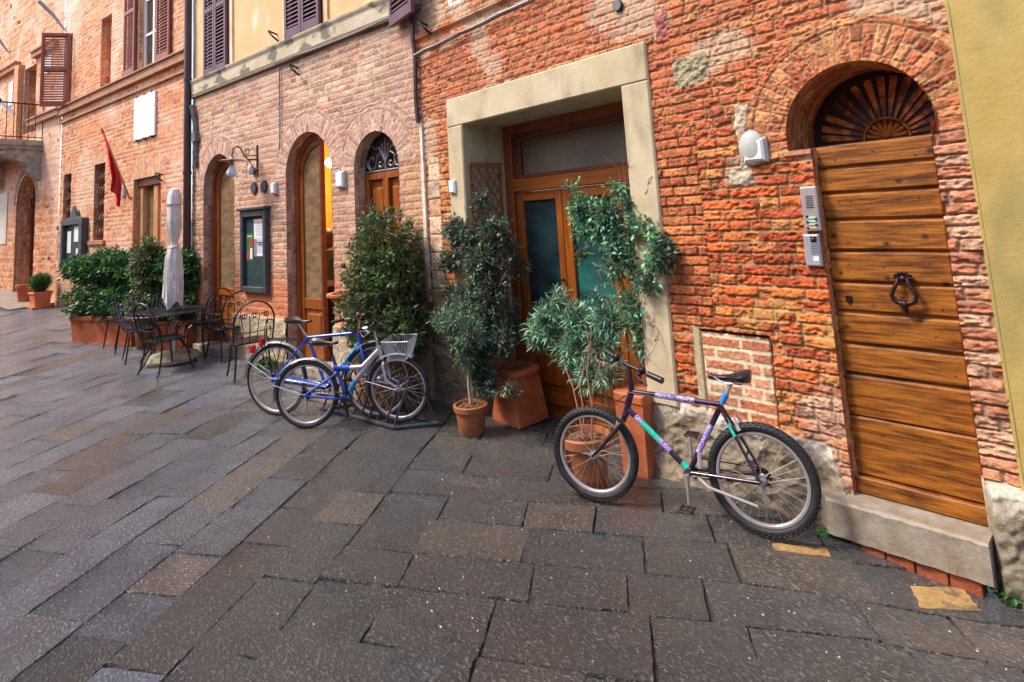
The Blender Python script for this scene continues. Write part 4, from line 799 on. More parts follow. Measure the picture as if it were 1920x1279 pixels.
t=MB(); t.fbox(LE2,3.9,4.25,-.03,0,5.9,6.6); setp(t.build('wall_sign',m_plaq),'narrow white blank sign left of the balcony pilaster','sign')
t=MB(); t.fbox(LE2,3.95,5.6,-.03,0,1.9,3.35); setp(t.build('stone_tablet',pm('pale_marble',(.6,.53,.46),(.75,.7,.64),rough=.6)),'pale stone tablet beside the far arched doorway','plaque')
# ================================================ building across the street (unseen: added to cut low sky light, closes the street, shows in door glass)
fh_=thing('added_facing_house',(-10,-7.4,0),'added unseen brick building across the street, cuts low sky light and shows as a reflection in the door glass','house'); FC=Frame([0,-7.4,0],[-1,0,0],[0,-1,0])
def f_fc(S,Z):
    H,C=bricks(S,Z,.085,.3,700,pal=PT+PL,jc=(.6,.46,.32),depth=.004,joint=.014,rough=.004,wob=0); k=(np.mod(S,3.2)>2.1)&(np.mod(Z,3.0)>1.0)&(np.mod(Z,3.0)<2.5); return H,np.where(k[...,None],np.array([.03,.03,.03]),C)
relief('front_wall',FC,-7,27,-.3,5.4,.06,f_fc,None,m_brickm,fh_)  # front of the added unseen building
t=MB(); t.fbox(FC,-7,27,.05,6,-.3,5.4); t.build('added_building_mass',m_cor,fh_)
# pavement strip in front of the far door
t=MB(); t.add([LE2.P(0,-.9,float(g(*LE2.P(0,-.9)[:2]))+.03),LE2.P(4.5,-.9,float(g(*LE2.P(4.5,-.9)[:2]))+.03),LE2.P(4.5,.4,float(g(*LE2.P(4.5,.4)[:2]))+.05),LE2.P(0,.4,float(g(*LE2.P(0,.4)[:2]))+.05)],[(0,1,2,3)]); setp(t.build('path',m_step),'pale stone threshold strip at the far door',None,kind='structure')
# ================================================ helpers for free standing things
def VZ(x,y,py):
    a,b=-1.,9.
    for _ in range(40):
        m=(a+b)/2
        if pr([x,y,m])[1]>py: a=m
        else: b=m
    return (a+b)/2
GREEN=[(.05,.13,.03),(.035,.095,.025),(.075,.17,.04),(.03,.08,.035)]
def foliage(name,parent,regs,nsh,LL,LW,pal,sl=.2,up=.5,nl=7,spread=.9,bare=0,stems=True,jit=.35,inner=.25,olde=.02):
    P=[];D=[];CO=[];SZ=[]; st=MB(); ws=np.array([r[2] for r in regs],float); ws/=ws.sum()
    for _ in range(nsh):
        c,rd,_w=regs[rng.choice(len(regs),p=ws)]; c=np.array(c,float); rd=np.array(rd,float)
        u=rng.normal(size=3); u/=np.linalg.norm(u); rr=rng.random()**inner; p=c+u*rd*rr
        d=nz(u*np.array([1,1,.8])+np.array([0,0,up])+rng.normal(size=3)*.4)
        L=sl*rng.uniform(.6,1.3); col=np.array(pal[rng.integers(len(pal))])*rng.uniform(.6,1.5)
        a=nz(np.cross(d,[.3,.2,.9])); b=np.cross(d,a); ph=rng.uniform(0,6.28)
        q0=p-d*L*.6
        if stems: st.tube([q0,p+d*L*.4],[.0035,.0015],4,cap=False)
        for k in range(nl):
            t=(k+.5)/nl; base=q0+d*L*t; ph+=2.4
            ld=nz(d*(.35+.75*t)+spread*(math.cos(ph)*a+math.sin(ph)*b)+rng.normal(size=3)*.2)
            s=rng.uniform(.7,1.2)*(1-.3*abs(t-.5)); cc=col*rng.uniform(1-jit,1+jit)
            if rng.random()<olde: cc=np.array([.35,.22,.05])
            P.append(base); D.append(ld); CO.append(cc); SZ.append(s)
    P=np.array(P);D=np.array(D);CO=np.array(CO);SZ=np.array(SZ)[:,None]; n=len(P)
    side=np.cross(D,np.array([0,0,1.])+rng.normal(size=(n,3))*.45); side/=np.linalg.norm(side,axis=1)[:,None]+1e-9
    nrm=np.cross(side,D)
    l=LL*SZ; w_=LW*SZ
    V=np.stack([P,P+D*l*.45+side*w_*.5+nrm*w_*.12,P+D*l-nrm*l*.14,P+D*l*.45-side*w_*.5+nrm*w_*.12,P+D*l*.5-nrm*w_*.06],1).reshape(-1,3)
    b=np.arange(n)[:,None]*5; F=np.concatenate([b+np.array([[0,1,4]]),b+np.array([[1,2,4]]),b+np.array([[2,3,4]]),b+np.array([[3,0,4]])],1).reshape(-1,3)
    o=bigmesh(name,V,F,np.clip(np.repeat(CO,5,axis=0),.004,.9),m_leaf,parent,smooth=False)
    if stems: st.build('twigs',m_stem,parent,recalc=False)
    return o
def pot(parent,c,r,h,mat,rt=None,rim=.03,name='pot'):
    rt=rt or r*1.3; t=MB(); t.lathe(c,[(r*.96,0),(r,.01),(r+(rt-r)*.75,h*.78),(rt*.95,h*.80),(rt*1.06,h*.82),(rt*1.08,h*.98),(rt*1.04,h),(rt*.92,h),(rt*.88,h*.90)],36)
    o=t.build(name,mat,parent,smooth=True); t=MB(); t.lathe(np.array(c)+[0,0,h*.9],[(rt*.9,0),(rt*.5,.012),(.01,.015)],20)
    for _ in range(26):
        a=random.uniform(0,6.28); q=random.uniform(0,rt*.8); t.sph(np.array(c)+[q*math.cos(a),q*math.sin(a),h*.9+.012],(random.uniform(.01,.03),random.uniform(.01,.025),random.uniform(.006,.015)),6)
    t.build('soil',m_soil,parent); return o
def boxpot(parent,fr,s0,s1,n0,n1,z0,h,mat,name='planter_box'):
    # fr frame box with rim, tapered sides
    t=MB(); tp=.03
    A=[fr.P(a,b,z0) for a,b in ((s0+tp,n0+tp),(s1-tp,n0+tp),(s1-tp,n1-tp),(s0+tp,n1-tp))]; B=[fr.P(a,b,z0+h*.82) for a,b in ((s0,n0),(s1,n0),(s1,n1),(s0,n1))]
    t.hexa(A+B); t.fbox(fr,s0-.02,s1+.02,n0-.02,n1+.02,z0+h*.82,z0+h*.97,.012); t.fbox(fr,s0-.0+.01,s1-.01,n0+.01,n1-.01,z0,z0+h*.08,.0)
    o=t.build(name,mat,parent); t=MB(); t.fbox(fr,s0+.03,s1-.03,n0+.03,n1-.03,z0+h*.95,z0+h*.985); t.build('soil',m_soil,parent); return o
# ================================================ hedge planters by the far house
p1=GP(131,640); p2=GP(238,650); hd=nz(p2-p1)*np.array([1,1,0]); hd=nz(hd); hn=np.array([-hd[1],hd[0],0.]); z0=float(p1[2])
for k,(a0,a1,lab) in enumerate(((0,1.5,'long terracotta trough with dense laurel hedge, the one nearest the open street'),(1.56,2.75,'terracotta trough with laurel hedge right behind the black cafe table'))):
    fr=Frame(np.array([p1[0],p1[1],0]),hd,hn); zz=float(g(*(p1+hd*(a0+a1)/2)[:2])); o=thing('potted_hedge',fr.P((a0+a1)/2,.25,zz),lab,'hedge','laurel hedges in terracotta troughs')
    boxpot(o,fr,a0,a1,0,.5,zz-.02,.50,m_terra)
    zt=VZ(*fr.P((a0+a1)/2,.25)[:2],470); regs=[]
    for j in range(10):
        aa=a0+(a1-a0)*(j+.5)/10; regs.append((fr.P(aa+rng.normal()*.04,.25,zz+.72+.0),(.2,.40,.36),1)); regs.append((fr.P(aa,.25,zt-.30+rng.normal()*.04),(.17,.34,.26),1.3))
    if k==0: regs.append((fr.P(a0-.2,.2,zt-.32),(.2,.2,.22),.8))
    foliage('foliage',o,regs,1700,.095,.048,[(.05,.17,.04),(.07,.22,.05),(.035,.11,.03),(.11,.32,.07),(.045,.11,.07)],sl=.2,up=.5,nl=8)
# far small pots
q=GP(75,577); o=thing('potted_conifer',q,'small green conifer in a square orange terracotta pot on a saucer','potted plant'); fr=Frame([q[0],q[1],0],LE2.d,LE2.n); sz=.30
t=MB(); t.fbox(fr,-.24,.24,-.22,.22,q[2]-.01,q[2]+.04); t.build('saucer',m_terra,o); boxpot(o,fr,-.18,.18,-.17,.17,q[2]+.04,.34,pm('terracotta_bright',(.62,.17,.06),(.72,.24,.1),rough=.6,sc3=(3,3,3)))
zt=VZ(q[0],q[1],521); foliage('foliage',o,[((q[0],q[1],(q[2]+.4+zt)/2),(.15,.15,(zt-q[2]-.4)/2),1)],420,.14,.014,[(.06,.16,.04),(.09,.22,.05)],sl=.22,up=1.5,nl=8,spread=.4)
q=GP(50,567); o=thing('empty_pot',q,'weathered pale terracotta pot at the left edge behind the conifer','pot'); pot(o,q,.17,.45,m_terra)
# bush behind the parasol and plant low by the cafe table
q=LEF.P(.55,-.45,0); q[2]=float(g(q[0],q[1])); o=thing('potted_shrub',q,'loose olive green shrub in a tall terracotta pot behind the closed parasol','potted plant')
pot(o,q,.17,.55,m_terrd); zt=VZ(q[0],q[1],425)
t=MB(); t.tube([q+[0,0,.5],q+[.03,0,1.1],q+[-.02,.0,1.8]],[.02,.015,.008],6); t.build('stem',m_stem,o)
foliage('foliage',o,[(q+[0,0,zt*.72],(.25,.25,.34),1.2),(q+[.1,0,zt*.52],(.24,.25,.4),.8),(q+[.2,-.1,.72],(.28,.25,.22),.8)],520,.085,.035,[(.09,.13,.05),(.14,.19,.07),(.06,.10,.045),(.2,.24,.09)],sl=.22,up=.5,nl=8)
q=GP(352,640); o=thing('square_planter',q,'square terracotta planter half hidden behind the cafe table leg','planter'); fr=Frame([q[0],q[1],0],LEF.d,LEF.n); boxpot(o,fr,-.22,.22,-.1,.3,q[2],.50,m_terra)
foliage('foliage',o,[(q+[.1,.1,.66],(.3,.25,.18),1)],160,.08,.035,[(.09,.17,.05),(.14,.24,.07)],sl=.16,nl=7)
# ================================================ the big bay bush in front of the third arch
q=MID.P(.32,-.36,0); o=thing('potted_bay_bush',q,'tall dense olive green bay bush before the third arch of the tan house','potted plant')
fr=Frame([q[0],q[1],0],MID.d,MID.n); boxpot(o,fr,-.28,.28,-.22,.22,0,.55,m_terrd); zt=VZ(q[0],q[1],383)
t=MB()
for a in range(5): t.tube([q+[0,0,.5],q+[.06*math.cos(a*1.3),.06*math.sin(a*1.3),1.0],q+[.2*math.cos(a*1.3),.15*math.sin(a*1.3),1.7]],[.018,.014,.006],6)
t.build('stem',m_stem,o)
foliage('foliage',o,[(q+[.05,0,zt-.55],(.40,.36,.50),1.1),(q+[-.22,0,1.30],(.36,.34,.40),1),(q+[.2,0,1.25],(.36,.34,.36),1),(q+[-.1,-.05,.95],(.46,.36,.36),1),(q+[.05,-.1,.66],(.42,.34,.26),.7),(q+[.46,-.05,.78],(.24,.3,.28),.5),(q+[-.15,0,zt-.16],(.10,.10,.20),.08)],1500,.075,.032,[(.075,.125,.035),(.05,.095,.03),(.11,.15,.05),(.13,.17,.045),(.045,.08,.04),(.07,.19,.05)],sl=.19,up=.45,nl=8,olde=.03)
# terracotta bowl on the wall plinth
sB,zB=MID.S(655,548,-.12); o=thing('terracotta_bowl',MID.P(sB,-.12,.62),'orange terracotta bowl on a foot beside the open arch','bowl')
t=MB(); t.lathe(MID.P(sB,-.14,zB-.40),[(.10,0),(.10,.03),(.06,.06),(.05,.15),(.10,.22),(.19,.32),(.22,.37),(.25,.37),(.25,.40),(.20,.40),(.16,.34)],28); t.build('bowl',m_terra,o,smooth=True)
# ================================================ pots around the stucco doorway
q=GP(885,812); q[2]=float(g(q[0],q[1])); o=thing('potted_willow_shrub',q,'round terracotta pot with a thin pale stem and grey green narrow leaves','potted plant')
pot(o,q,.112,.25,m_terrd,rt=.145); t=MB(); t.tube([q+[0.0,0,.22],q+[-.02,0,.42],q+[-.05,.03,.62],q+[-.08,.05,.85]],[.011,.009,.008,.004],7); t.build('stem',pm('pale_stem',(.40,.32,.2),(.55,.46,.32),rough=.7),o)
foliage('foliage',o,[(q+[-.10,.0,.92],(.16,.15,.14),1),(q+[-.28,0,.93],(.19,.12,.10),1),(q+[-.06,.04,.70],(.12,.14,.16),.8),(q+[.08,0,.86],(.12,.12,.14),.7),(q+[-.12,.05,1.05],(.12,.12,.12),.5)],330,.065,.012,[(.14,.27,.17),(.10,.20,.12),(.20,.36,.22),(.07,.11,.08)],sl=.12,up=.5,nl=12,spread=1.1)
t=MB(); 
for a in range(4): t.tube([q+[.03*math.cos(a),.03*math.sin(a),.22],q+[-.05+.05*math.cos(a*2),.02,.5],q+[-.12+.1*math.cos(a*2),.04,.85]],[.004,.003,.002],5)
t.build('thin_branch',m_stem,o)
# tall square terracotta vase with a relief diamond, climber on trellis
q=GP(962,795); o=thing('potted_climber',MAIN.P(4.42,.12,float(g(-4.42,.1))),'climber with small dark leaves in a tapered square terracotta vase by the trellis','potted plant')
vb=GP(948,797); fr=Frame([vb[0],vb[1]+.19,0],[-1,0,0],[0,1,0]); zb=float(g(vb[0],vb[1]))
def vase(o,fr,zb,h,wb,wt,mat,diamond=True):
    t=MB(); pr_=[(0,wb),(.10,wb*.98),(.45,(wb+wt)/2*.99),(.80,wt),(.82,wt*1.03)]
    rows=[[fr.P(a*w_,b*w_,zb+h*f) for a,b in ((-1,-1),(1,-1),(1,1),(-1,1))] for f,w_ in pr_]
    for r0,r1 in zip(rows[:-1],rows[1:]): t.hexa(r0+r1)
    t.build('vase_body',mat,o)
    t=MB(); k=24
    def sq(w_,e=.18): return [(max(-1,min(1,1.25*math.cos(a)))*w_,max(-1,min(1,1.25*math.sin(a)))*w_) for a in np.linspace(0,2*math.pi,k,endpoint=False)]
    L_=[(wt*1.03,.82),(wt*1.16,.85),(wt*1.22,.89),(wt*1.2,.94),(wt*1.1,.97),(wt*.98,.97),(wt*.9,.93)]
    vs=[fr.P(a,b,zb+h*f) for w_,f in L_ for a,b in sq(w_)]; t.add(vs,[(i*k+j,i*k+(j+1)%k,(i+1)*k+(j+1)%k,(i+1)*k+j) for i in range(len(L_)-1) for j in range(k)]+[tuple((len(L_)-1)*k+j for j in range(k))]); t.build('vase_rim',mat,o,smooth=True)
    if diamond:
        t=MB(); c=(0,.58); d=.30*wt*1.1
        pts=[(0,d),(d*.95,0),(0,-d),(-d*.95,0)]; wn_=(wb+wt)/2
        P_=[fr.P(a,-wn_*1.0-.002-(.0),zb+h*c[1]+b) for a,b in pts]; t.tube(P_,.006,6,closed=True); t.build('diamond_relief',mat,o)
    t=MB()
    for _ in range(22): 
        a=np.array([rng.uniform(-1,1)*wt*.9,rng.uniform(-1,1)*wt*.9]); t.tube([fr.P(a[0],a[1],zb+h*.92),fr.P(a[0]+rng.normal()*.05,a[1]+rng.normal()*.05,zb+h+rng.uniform(.02,.1))],.002,4)
    t.lathe(fr.P(0,0,zb+h*.92),[(wt,0),(.01,.01)],12); t.build('dry_stalks',m_vine,o)
vase(o,fr,zb,.50,.19,.145,m_terra)
t=MB(); c0=fr.P(.1,0,zb+.45)
for k in range(11):
    a=rng.uniform(4.45,5.25); zz=rng.uniform(1.4,2.1); pts=[c0+rng.normal(size=3)*.05]
    for j in range(1,7): f=j/6; pts.append(c0*(1-f)+MAIN.P(a,-.12,zz)*f+np.array([rng.normal()*.04,rng.normal()*.03,.1*math.sin(3.1*f)]))
    t.tube(pts,[.008,.007,.006,.005,.004,.003,.002],5)
t.build('climber_stem',m_vine,o)
PJ=[(.07,.15,.09),(.045,.09,.06),(.08,.24,.14),(.13,.14,.10),(.14,.12,.09),(.06,.11,.08),(.11,.20,.14)]
def R3(px,py,n,rx,rz,w_,ry=.1,fr=MAIN):
    s_,z_=fr.S(px,py,n); return (fr.P(s_,n,z_),(rx,ry,rz),w_)
foliage('foliage',o,[R3(905,385,.02,.06,.14,.3),R3(925,440,-.02,.13,.16,1),R3(860,440,-.1,.15,.13,.9),R3(840,490,-.15,.12,.12,.7),R3(900,495,-.12,.18,.14,1.4),R3(950,455,.2,.08,.2,.5),R3(915,560,-.12,.12,.18,1.3),R3(870,560,-.15,.12,.12,.6),R3(900,640,-.12,.12,.16,1.2),R3(860,660,-.1,.08,.1,.5),R3(905,715,-.18,.16,.10,1.0),R3(965,600,.1,.06,.2,.35),R3(975,500,.3,.07,.2,.3),R3(850,420,-.1,.1,.08,.3),R3(955,730,-.2,.05,.05,.12),R3(880,470,-.1,.22,.22,1.2),R3(930,520,-.05,.16,.22,1.0),R3(890,600,-.1,.2,.22,1.4),R3(940,640,-.1,.10,.16,.7),R3(845,560,-.15,.14,.2,.8),R3(900,690,-.15,.18,.12,.9)],1500,.05,.027,PJ,sl=.14,up=.1,nl=8,olde=.03)
# wooden trellis on the left reveal
o=thing('trellis',MAIN.P(4.74,.28,.4),'brown diamond lattice trellis on the left reveal of the stucco doorway','trellis')
RV=Frame(MAIN.P(4.73,0,0),[0,1,0],[-1,0,0]); RV=Frame(MAIN.P(4.735,0,0),np.array([0,1.,0]),np.array([-1.,0,0]))
t=MB()
def slat(a,b,wd=.018,off=0):
    a=np.array(a);b=np.array(b); d=nz(b-a); nn=np.array([-d[1],d[0]])*wd/2
    t.prism([RV.P(p[0],-.004-off,p[1]) for p in (a+nn,a-nn,b-nn,b+nn)],RV.n*-.008)
for a in (.04,.44): slat((a,.45),(a,2.42),.028,0)
for z in (.47,2.41): slat((.02,z),(.46,z),.028,.009)
zz=.45
while zz<2.45:
    for (x0,x1) in ((.04,.44),(.44,.04)):
        a,b=[x0,zz],[x1,zz+.55]
        if b[1]>2.42: f=(2.42-zz)/.55; b=[x0+(x1-x0)*f,2.42]
        slat(a,b,.014,.010 if x0<x1 else .018)
    zz+=.135
t.build('lattice',pm('trellis_wood',(.26,.09,.04),(.42,.18,.08),rough=.6,sc3=(20,20,4)),o)
# pot behind the bicycle wheel
q=GP(1105,922); q[2]=0; zt=VZ(q[0],q[1],812); o=thing('potted_oleander',q,'wide terracotta pot behind the bicycle front wheel with arching grey green oleander','potted plant')
pot(o,q,.125,zt,m_terrd,rt=.165)
t=MB(); ctr=q+[0,.05,1.0]
for k in range(4):
    tgt,_,_=R3(random.uniform(1040,1150),random.uniform(580,690),.05,.1,.1,1); p0_=q+np.array([rng.normal()*.03,rng.normal()*.03,zt-.04]); t.tube([p0_+(tgt-p0_)*f+np.array([rng.normal()*.015,rng.normal()*.015,.14*math.sin(3.14*f)]) for f in np.linspace(0,1,7)],[.005,.005,.0045,.004,.003,.0025,.002],5)
t.build('branch',m_vine,o)
foliage('foliage',o,[R3(1030,600,.0,.12,.15,1.5),R3(1085,605,.0,.12,.13,1),R3(1140,600,.05,.16,.11,1.2),R3(1010,645,.0,.07,.05,.35),R3(1070,660,-.02,.15,.12,1.5),R3(1100,700,-.05,.13,.10,.9),R3(1190,600,.05,.07,.08,.45),R3(1045,570,.0,.05,.13,.4),R3(1130,650,-.03,.12,.10,.9),R3(1010,620,0,.08,.08,.6),R3(1110,725,-.05,.08,.05,.3),R3(1215,585,.05,.05,.07,.3),R3(1145,700,-.1,.07,.08,.3)],560,.095,.015,[(.20,.42,.26),(.14,.30,.18),(.30,.52,.35),(.09,.17,.11),(.34,.50,.32),(.06,.10,.07)],sl=.13,up=.35,nl=12,spread=1.0,stems=False,jit=.25,inner=.4)
# tall square pot at the right jamb with evergreen jasmine
q=GP(1200,893); zt=VZ(q[0],q[1]+.1,752); o=thing('potted_jasmine',MAIN.P(2.75,-.02,0),'tall narrow square terracotta pot with jasmine climbing the right door jamb','potted plant')
fr=Frame([-2.83,-.02,0],[-1,0,0],[0,1,0]); t=MB(); A=[fr.P(a*.105,b*.105,-.12) for a,b in ((-1,-1),(1,-1),(1,1),(-1,1))]; B=[fr.P(a*.125,b*.125,.46) for a,b in ((-1,-1),(1,-1),(1,1),(-1,1))]; t.hexa(A+B); t.fbox(fr,-.135,.135,-.135,.135,.46,.53,.012); t.build('square_pot',m_terra,o)
t=MB(); c0=fr.P(0,.1,.5)
for k in range(12):
    tgt,_,_=R3(random.uniform(1110,1235),random.uniform(300,520),random.uniform(.0,.3),.1,.1,1); t.tube([c0+rng.normal(size=3)*.04*f+(tgt-c0)*np.array([f**1.5,f**1.5,f]) for f in np.linspace(0,1,8)],[.009,.008,.007,.006,.005,.004,.003,.002],5)
for k in range(46):
    s_,z_=MAIN.S(random.uniform(1160,1250),random.uniform(330,640),.0); c=MAIN.P(s_,random.uniform(-.08,.12),z_); r_=random.uniform(.04,.13); a0=random.uniform(0,6); t.tube([c+np.array([r_*math.cos(a0+j*.5),.4*r_*math.sin(a0*2+j),r_*math.sin(a0+j*.55)]) for j in range(8)],.0028,4)
for k,(a,b_) in enumerate((((1175,345),(1130,292)),((1170,350),(1180,300)),((1215,400),(1250,420)),((1220,440),(1250,455)))):
    s0_,z0_=MAIN.S(*a,.0); s1_,z1_=MAIN.S(*b_,-.08); t.tube([MAIN.P(s0_,.05,z0_),MAIN.P((s0_+s1_)/2,-.02,(z0_+z1_)/2+.03),MAIN.P(s1_,-.08,z1_)],[.004,.003,.002],4)
t.build('climber_stem',m_vine,o)
foliage('foliage',o,[R3(1095,395,.0,.12,.12,1.4),R3(1140,405,.0,.1,.12,1.1),R3(1110,435,.0,.14,.07,.6),R3(1175,380,.0,.08,.1,.4),R3(1235,480,-.1,.09,.11,.7),R3(1190,480,.0,.1,.2,.45),R3(1150,510,.05,.12,.1,.35),R3(1225,440,-.05,.08,.04,.3),R3(1180,560,.0,.09,.12,.45),R3(1160,350,.0,.05,.04,.12),R3(1090,475,.1,.06,.06,.12),R3(1200,640,-.0,.05,.14,.3),R3(1150,445,0,.14,.12,1.1),R3(1200,420,0,.10,.16,.8),R3(1170,480,0,.14,.12,.8),R3(1215,520,-.05,.08,.14,.4),R3(1205,590,0,.06,.12,.3),R3(1075,350,0,.05,.03,.08),R3(1130,560,.05,.08,.08,.15)],760,.056,.027,[(.11,.30,.17),(.07,.20,.11),(.17,.44,.18),(.06,.12,.08),(.2,.44,.32)],sl=.13,up=.15,nl=7,olde=.03)
# weeds
for k,(px,py,r_,lab) in enumerate(((1548,1005,.035,'small green weed at the left foot of the stone doorstep'),(1905,1128,.07,'green weed tuft under the corner stone at the right edge'),(500,690,.14,'bright green weed clump behind the rear wheel of the blue city bicycle'))):
    q=GP(px,py); o=thing('weed',q,lab,'weed'); foliage('leaf_tuft',o,[(q+[0,0,r_*.35],(r_,r_*.7,r_*.35),1)],30 if k<2 else 40,r_*.55,r_*.35,[(.05,.16,.04),(.09,.26,.06)],sl=r_*.7,nl=5,stems=False)
# ================================================ cafe furniture
tc=GP(316,583,.74); tz=.74
o=thing('cafe_table',[tc[0],tc[1],0],'round black metal cafe table with crossed legs around the parasol pole','table')
t=MB(); t.lathe([tc[0],tc[1],tz-.02],[(.52,0),(.56,.002),(.57,.012),(.56,.022),(.1,.024)],44); t.build('table_top',m_iron,o)
for k in range(4):
    a=.6+k*math.pi/2; c=np.array([tc[0],tc[1],0]); dv=np.array([math.cos(a),math.sin(a),0]); t=MB()
    t.tube([c+dv*.46+[0,0,tz-.03],c+dv*.16+[0,0,.48],c+dv*.14+[0,0,.40],c+dv*.50+[0,0,.0]],.013,8); t.build('leg',m_iron,o,smooth=True)
# parasol
ux,uy=tc[0]+.08,tc[1]+.05; zt=VZ(ux,uy,352); zk=VZ(ux,uy,461); zbm=VZ(ux,uy,572)
o=thing('closed_parasol',[ux,uy,0],'closed off white canvas parasol tied at its middle, standing through the cafe table','parasol')
t=MB(); t.tube([[ux,uy,.1],[ux,uy,zt-.02]],.024,10); t.build('pole',pm('pole_grey',(.2,.2,.22),(.32,.32,.34),rough=.4,metal=.5),o,smooth=True)
K=72; prf=[(zt,.008),(zt-.03,.085),(zt-.12,.125),(zt-.26,.155),(zt-.27,.125),(zt-.5,.135),((zt+zk)/2,.15),(zk+.25,.125),(zk+.06,.075),(zk,.062),(zk-.05,.11),(zk-.18,.15),((zk+zbm)/2,.17),(zbm+.15,.17),(zbm,.155)]
def canopy(prf,amp,seed,sk=0):
    rows=[]; 
    zs=np.linspace(0,1,46)
    pz=np.array([p[0] for p in prf]); prr=np.array([p[1] for p in prf])*.74; Z_=pz[0]+(pz[-1]-pz[0])*zs; R_=np.interp(-Z_,-pz,prr)
    vs=[]
    for z,r in zip(Z_,R_):
        f=(pz[0]-z)
        for j in range(K):
            a=2*math.pi*j/K; w1=math.sin(7*a+seed+.35*math.sin(z*2.1)); w2=math.sin(13*a+seed*2+.5*z); q=float(vn(np.array(a*2.3+seed),np.array(z*3.)))
            rr=r*(1+amp*min(1,f*3)*(w1*.8+w2*.4+(q-.5)*.9)); zz=z+(.05*math.sin(3*a+seed)*(1-(z-pz[-1])/.3) if (z-pz[-1]<.3 and len(prf)>6) else 0)
            vs.append([ux+rr*math.cos(a)*1.0,uy+rr*math.sin(a),zz])
    t=MB(); t.add(vs,[(i*K+j,i*K+(j+1)%K,(i+1)*K+(j+1)%K,(i+1)*K+j) for i in range(45) for j in range(K)]); return t
cn=canopy(prf[4:],.13,1.3).build('canopy',m_cloth,o,smooth=True)
canopy(prf[:5],.10,.4).build('top_cap',m_cloth,cn,smooth=True)
t=MB()
for k in range(7):   # loose folds below the tie
    a=k*.9+.3; r0=.085+.015*(k%2); z1=zk-.05-.13*(k%4); hgt=.42+.1*(k%3); c=np.array([ux+r0*math.cos(a),uy+r0*math.sin(a),0]); tg=np.array([-math.sin(a),math.cos(a),0]); ou=np.array([math.cos(a),math.sin(a),0])
    vs=[]
    for i in range(9):
        for j in range(7):
            u_=i/8; v_=j/6-.5; wd=.03+.10*u_; vs.append(c+tg*wd*v_*1.6+ou*(.02*u_+.012*math.sin(v_*9+k)+.005)+np.array([0,0,z1-hgt*u_+.09*u_*v_*(-1)**k]))
    t.add(vs,[(i*7+j,i*7+j+1,(i+1)*7+j+1,(i+1)*7+j) for i in range(8) for j in range(6)])
t.build('loose_fold',m_cloth,cn,smooth=True,recalc=False)
t=MB(); t.tube([[ux+.075*math.cos(a),uy+.075*math.sin(a),zk-.01+.02*math.sin(a)] for a in np.linspace(0,6.28,18)],.016,6); t.build('tie_strap',m_cloth,cn,smooth=True)
t=MB(); t.lathe([ux,uy,0],[(.30,0),(.36,.02),(.37,.06),(.34,.11),(.27,.13),(.05,.135)],36); t.build('stone_base',m_mill,o,smooth=True); t=MB(); t.lathe([ux,uy,.13],[(.05,0),(.05,.22),(.04,.25)],14); t.build('pole_sleeve',m_alu,o,smooth=True)
# chairs
def leg_(o,pts,r=.011): t=MB(); t.tube(pts,r,7); t.build('leg',m_iron,o,smooth=True)
def wirechair():
    o=thing('wire_chair',(0,0,0),'x','chair')
    t=MB(); t.tube([[.2*math.cos(a),.2*math.sin(a),.45] for a in np.linspace(0,6.28,25)],.011,6)
    for k in range(-4,5): h=math.sqrt(max(0,.2**2-(k*.042)**2)); t.tube([[-h,k*.042,.45],[h,k*.042,.45]],.004,4); t.tube([[k*.042,-h,.452],[k*.042,h,.452]],.004,4)
    t.build('seat',m_iron,o)
    t=MB()
    for k in range(13):
        a=math.radians(-78+13*k); b=[-math.cos(a),math.sin(a)]; f=1+.45*math.cos(a)
        t.tube([[b[0]*.2,b[1]*.2,.45],[b[0]*.23,b[1]*.23,.50],[b[0]*.26-.03,b[1]*.27,.62],[b[0]*.33-.08,b[1]*.34,.62+.30*f*.72]],[.008,.007,.006,.005],4)
    t.tube([[-.22*math.cos(math.radians(-78+6.5*k)),.22*math.sin(math.radians(-78+6.5*k)),.52] for k in range(25)],.006,5)
    t.build('backrest',pm('wire_blue_grey',(.08,.11,.13),(.16,.19,.22),rough=.35,metal=.5),o)
    for sx,sy in ((1,1),(1,-1),(-1,1),(-1,-1)): leg_(o,[[sx*.14,sy*.14,.45],[sx*.19,sy*.17,.2],[sx*(.22 if sx>0 else .27),sy*.20,0]])
    return o
